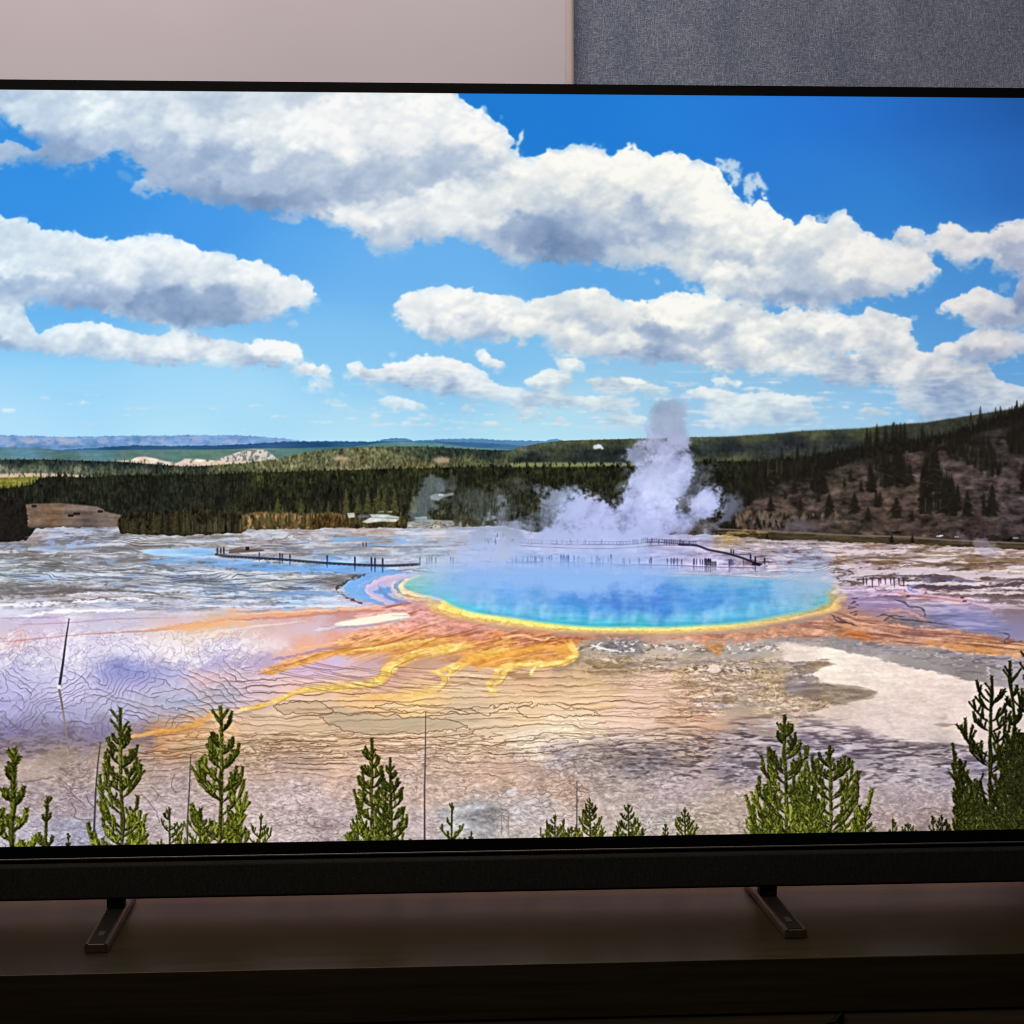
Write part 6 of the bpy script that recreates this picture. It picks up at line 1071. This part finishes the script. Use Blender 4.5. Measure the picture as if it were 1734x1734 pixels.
# smooth pale panel standing a little proud of the papered wall
EDGE = .0  # set below
def on_plane(px, py, y):
    d = cam_matrix() @ Vector(((px - 867) / CAM['f'], 1, -(py - 867) / CAM['f'])); t = (y - CAM['y']) / d.y
    return CAM['x'] + d.x * t, CAM['z'] + LIFT + d.z * t
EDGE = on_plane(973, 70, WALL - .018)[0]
panel = empty('wall_panel', (0, WALL, 0), 'smooth pale pinkish panel on the wall, left of the blue grey woven wallpaper', 'wall panel')
p = boxobj('board', (-2.6, EDGE - .0105, WALL - .018, WALL - .0005, LIFT - .30, 2.598), mat_paint(), panel); p.matrix_parent_inverse = Matrix.Translation((0, -WALL, 0))

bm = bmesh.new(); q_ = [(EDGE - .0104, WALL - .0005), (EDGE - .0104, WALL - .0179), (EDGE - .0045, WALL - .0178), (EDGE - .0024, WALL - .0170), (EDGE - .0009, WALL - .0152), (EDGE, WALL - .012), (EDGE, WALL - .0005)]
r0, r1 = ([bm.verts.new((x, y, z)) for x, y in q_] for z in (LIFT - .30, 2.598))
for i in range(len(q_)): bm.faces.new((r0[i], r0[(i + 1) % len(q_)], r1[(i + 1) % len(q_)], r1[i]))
bm.faces.new(r0); bm.faces.new(r1[::-1]); t_ = obj('warm_lit_edge', bm, mat_plain('warm_lit_cream', (.66, .60, .60), .55, .3, 0, -.1, 30), panel); t_.matrix_parent_inverse = Matrix.Translation((0, -WALL, 0))  # panel's rounded edge, its warm light painted in as a cream colour

# ---------------------------------------------------------------- the console
FRONT = -.22075
console = empty('media_console', (0, 0, 0), 'long dark brown wood console that the television stands on', 'console')
wood = mat_wood('dark_veneer', (.022, .0155, .0065), (.037, .0265, .0120), .30, .22, True)
woodf = mat_wood('dark_veneer_front', (.060, .043, .022), (.088, .063, .034), .55, .3)
boxobj('top', (-1.5, 1.5, FRONT, WALL - .022, ZT - .055, ZT), wood, console, .0014, 3)
boxobj('front_panel', (-1.497, 1.497, FRONT + .0012, FRONT + .022, ZT - .42, ZT - .0557), woodf, console, .001, 2)
boxobj('body', (-1.494, 1.494, FRONT + .0225, WALL - .024, .06, ZT - .0555), woodf, console, .001, 2)
boxobj('plinth', (-1.44, 1.44, FRONT + .05, WALL - .03, 0, .0595), woodf, console)

# ---------------------------------------------------------------- the television
tv = empty('television', (0, 0, ZT), 'large flat television showing a steaming blue hot spring under a cloudy sky', 'television')
black = mat_plain('black_frame', (.0015, .0015, .0018), .45, .15); lip = mat_plain('lip_metal', (.20, .17, .14), .38, .5, .6)
dark = mat_plain('dark_metal', (.15, .105, .08), .36, .5, .8); rubber = mat_plain('stem_black', (.003, .003, .003), .6, .15)
def tvo(o): o.matrix_parent_inverse = Matrix.Translation((0, 0, -ZT)); return o
cz = LIFT; hw, hh = SW / 2, SH / 2
me = bpy.data.meshes.new('screen'); me.from_pydata([(-hw, 0, cz - hh), (hw, 0, cz - hh), (hw, 0, cz + hh), (-hw, 0, cz + hh)], [], [(0, 1, 2, 3)])
uv = me.uv_layers.new(name='UVMap')
for i, c in enumerate(((0, 0), (1, 0), (1, 1), (0, 1))): uv.data[i].uv = c
me.materials.append(mat_screen()); s = bpy.data.objects.new('screen', me); COL.objects.link(s); s.parent = tv; tvo(s)
b_ = .0105; bb = .0125
bm = bmesh.new()
box(bm, -hw - b_, hw + b_, -.0025, .006, cz + hh, cz + hh + b_); box(bm, -hw - b_, hw + b_, -.0025, .006, cz - hh - bb, cz - hh)
box(bm, -hw - b_, -hw, -.0025, .006, cz - hh, cz + hh); box(bm, hw, hw + b_, -.0025, .006, cz - hh, cz + hh)
tvo(obj('bezel', bm, black, tv))
tvo(boxobj('back_panel', (-hw - b_ + .001, hw + b_ - .001, .0065, .020, cz - hh - bb + .001, cz + hh + b_ - .001), black, tv, .002))
tvo(boxobj('rear_housing', (-.56, .56, .0202, .058, cz - .40, cz + .16), black, tv, .006))
tvo(boxobj('lower_lip', (-hw - b_, hw + b_, -.0034, .006, cz - hh - bb - .0022, cz - hh - bb - .0003), lip, tv, .0005, 2))
sb0, sb1 = LIFT - .4594, cz - hh - bb - .0062
tvo(boxobj('soundbar', (-hw - b_, hw + b_, -.012, .050, sb0, sb1), mat_cloth(), tv, .0035, 4))
tvo(boxobj('soundbar_bracket', (-hw + .02, hw - .02, .000, .018, sb1 + .0002, cz - hh - bb - .0024), rubber, tv))
for sx in (-1, 1):
    x = sx * .35448; fw, fh = .0116, .0104
    bm = bmesh.new()
    # a flat bar with a raised rim: the top is slightly hollow between two bright edges
    prof = [(-fw, .0006), (-fw, fh - .0030), (-fw + .0012, fh - .0008), (-fw + .0024, fh), (-fw + .0034, fh), (-fw + .0040, fh - .0014), (fw - .0040, fh - .0014), (fw - .0034, fh), (fw - .0024, fh), (fw - .0012, fh - .0008), (fw, fh - .0030), (fw, .0006)]
    rings = [[bm.verts.new((x + px, y, ZT + pz)) for px, pz in prof] for y in (-.14878, .105 - .03)]
    n = len(prof)
    for i in range(n): bm.faces.new((rings[0][i], rings[0][(i + 1) % n], rings[1][(i + 1) % n], rings[1][i]))
    bm.faces.new(rings[0]); bm.faces.new(rings[1][::-1])
    ft = tvo(obj('foot', bm, dark, tv, .0004, 2))
    st = boxobj('stem', (x - .0095, x + .0095, -.008, .010, ZT + fh - .0009, sb0 + .001), rubber, ft, .002)
    bm = bmesh.new(); box(bm, x - fw + .0042, x + fw - .0042, -.1445, .0, ZT + fh - .0013, ZT + fh - .0009); pass; pl = obj('foot_plate', bm, mat_plain('plate_grey', (.010, .008, .006), .55, .15, .0), ft)
    bm = bmesh.new(); box(bm, x - .003, x + .003, -.118, -.100, ZT + fh - .0008, ZT + fh - .0003); obj('foot_label', bm, mat_plain('label_grey', (.045, .043, .034), .4, .4), ft)
    bm = bmesh.new(); box(bm, x - fw + .0012, x + fw - .0012, -.145, .07, ZT + .0001, ZT + .0007); pd = obj('foot_pad', bm, rubber, ft)

# a black cable hanging against the console's front
def tube(pts, r, seg=8):
    bm = bmesh.new(); rings = []
    P_ = [Vector(p) for p in pts]
    for i, p in enumerate(P_):
        d = (P_[min(i + 1, len(P_) - 1)] - P_[max(i - 1, 0)]).normalized(); a = d.orthogonal().normalized(); b = d.cross(a)
        rings.append([bm.verts.new(p + (a * math.cos(2 * math.pi * k / seg) + b * math.sin(2 * math.pi * k / seg)) * r) for k in range(seg)])
    for i in range(len(rings) - 1):
        for k in range(seg): bm.faces.new((rings[i][k], rings[i][(k + 1) % seg], rings[i + 1][(k + 1) % seg], rings[i + 1][k]))
    bm.faces.new(rings[0][::-1]); bm.faces.new(rings[-1]); return bm
x1, z1 = on_plane(1425, 1719, FRONT - .003); x0, z0 = on_plane(1402, 1734, FRONT - .004)
pts = [(x1 + .002, FRONT + .001, z1 + .0006), (x1 - .002, FRONT - .002, z1 - .001), (x1 - .007, FRONT - .0035, z1 - .0055), (x0, FRONT - .004, z0), (x0 - .006, FRONT - .004, z0 - .012), (x0 - .008, FRONT - .004, z0 - .05), (x0 - .006, FRONT - .004, z0 - .18), (x0, FRONT + .0, .02)]
cb = obj('cable', tube(pts, .0026), rubber); cb['label'] = 'black cable hanging down the front of the dark console, right of the middle'; cb['category'] = 'cable'
for q in cb.data.polygons: q.use_smooth = True
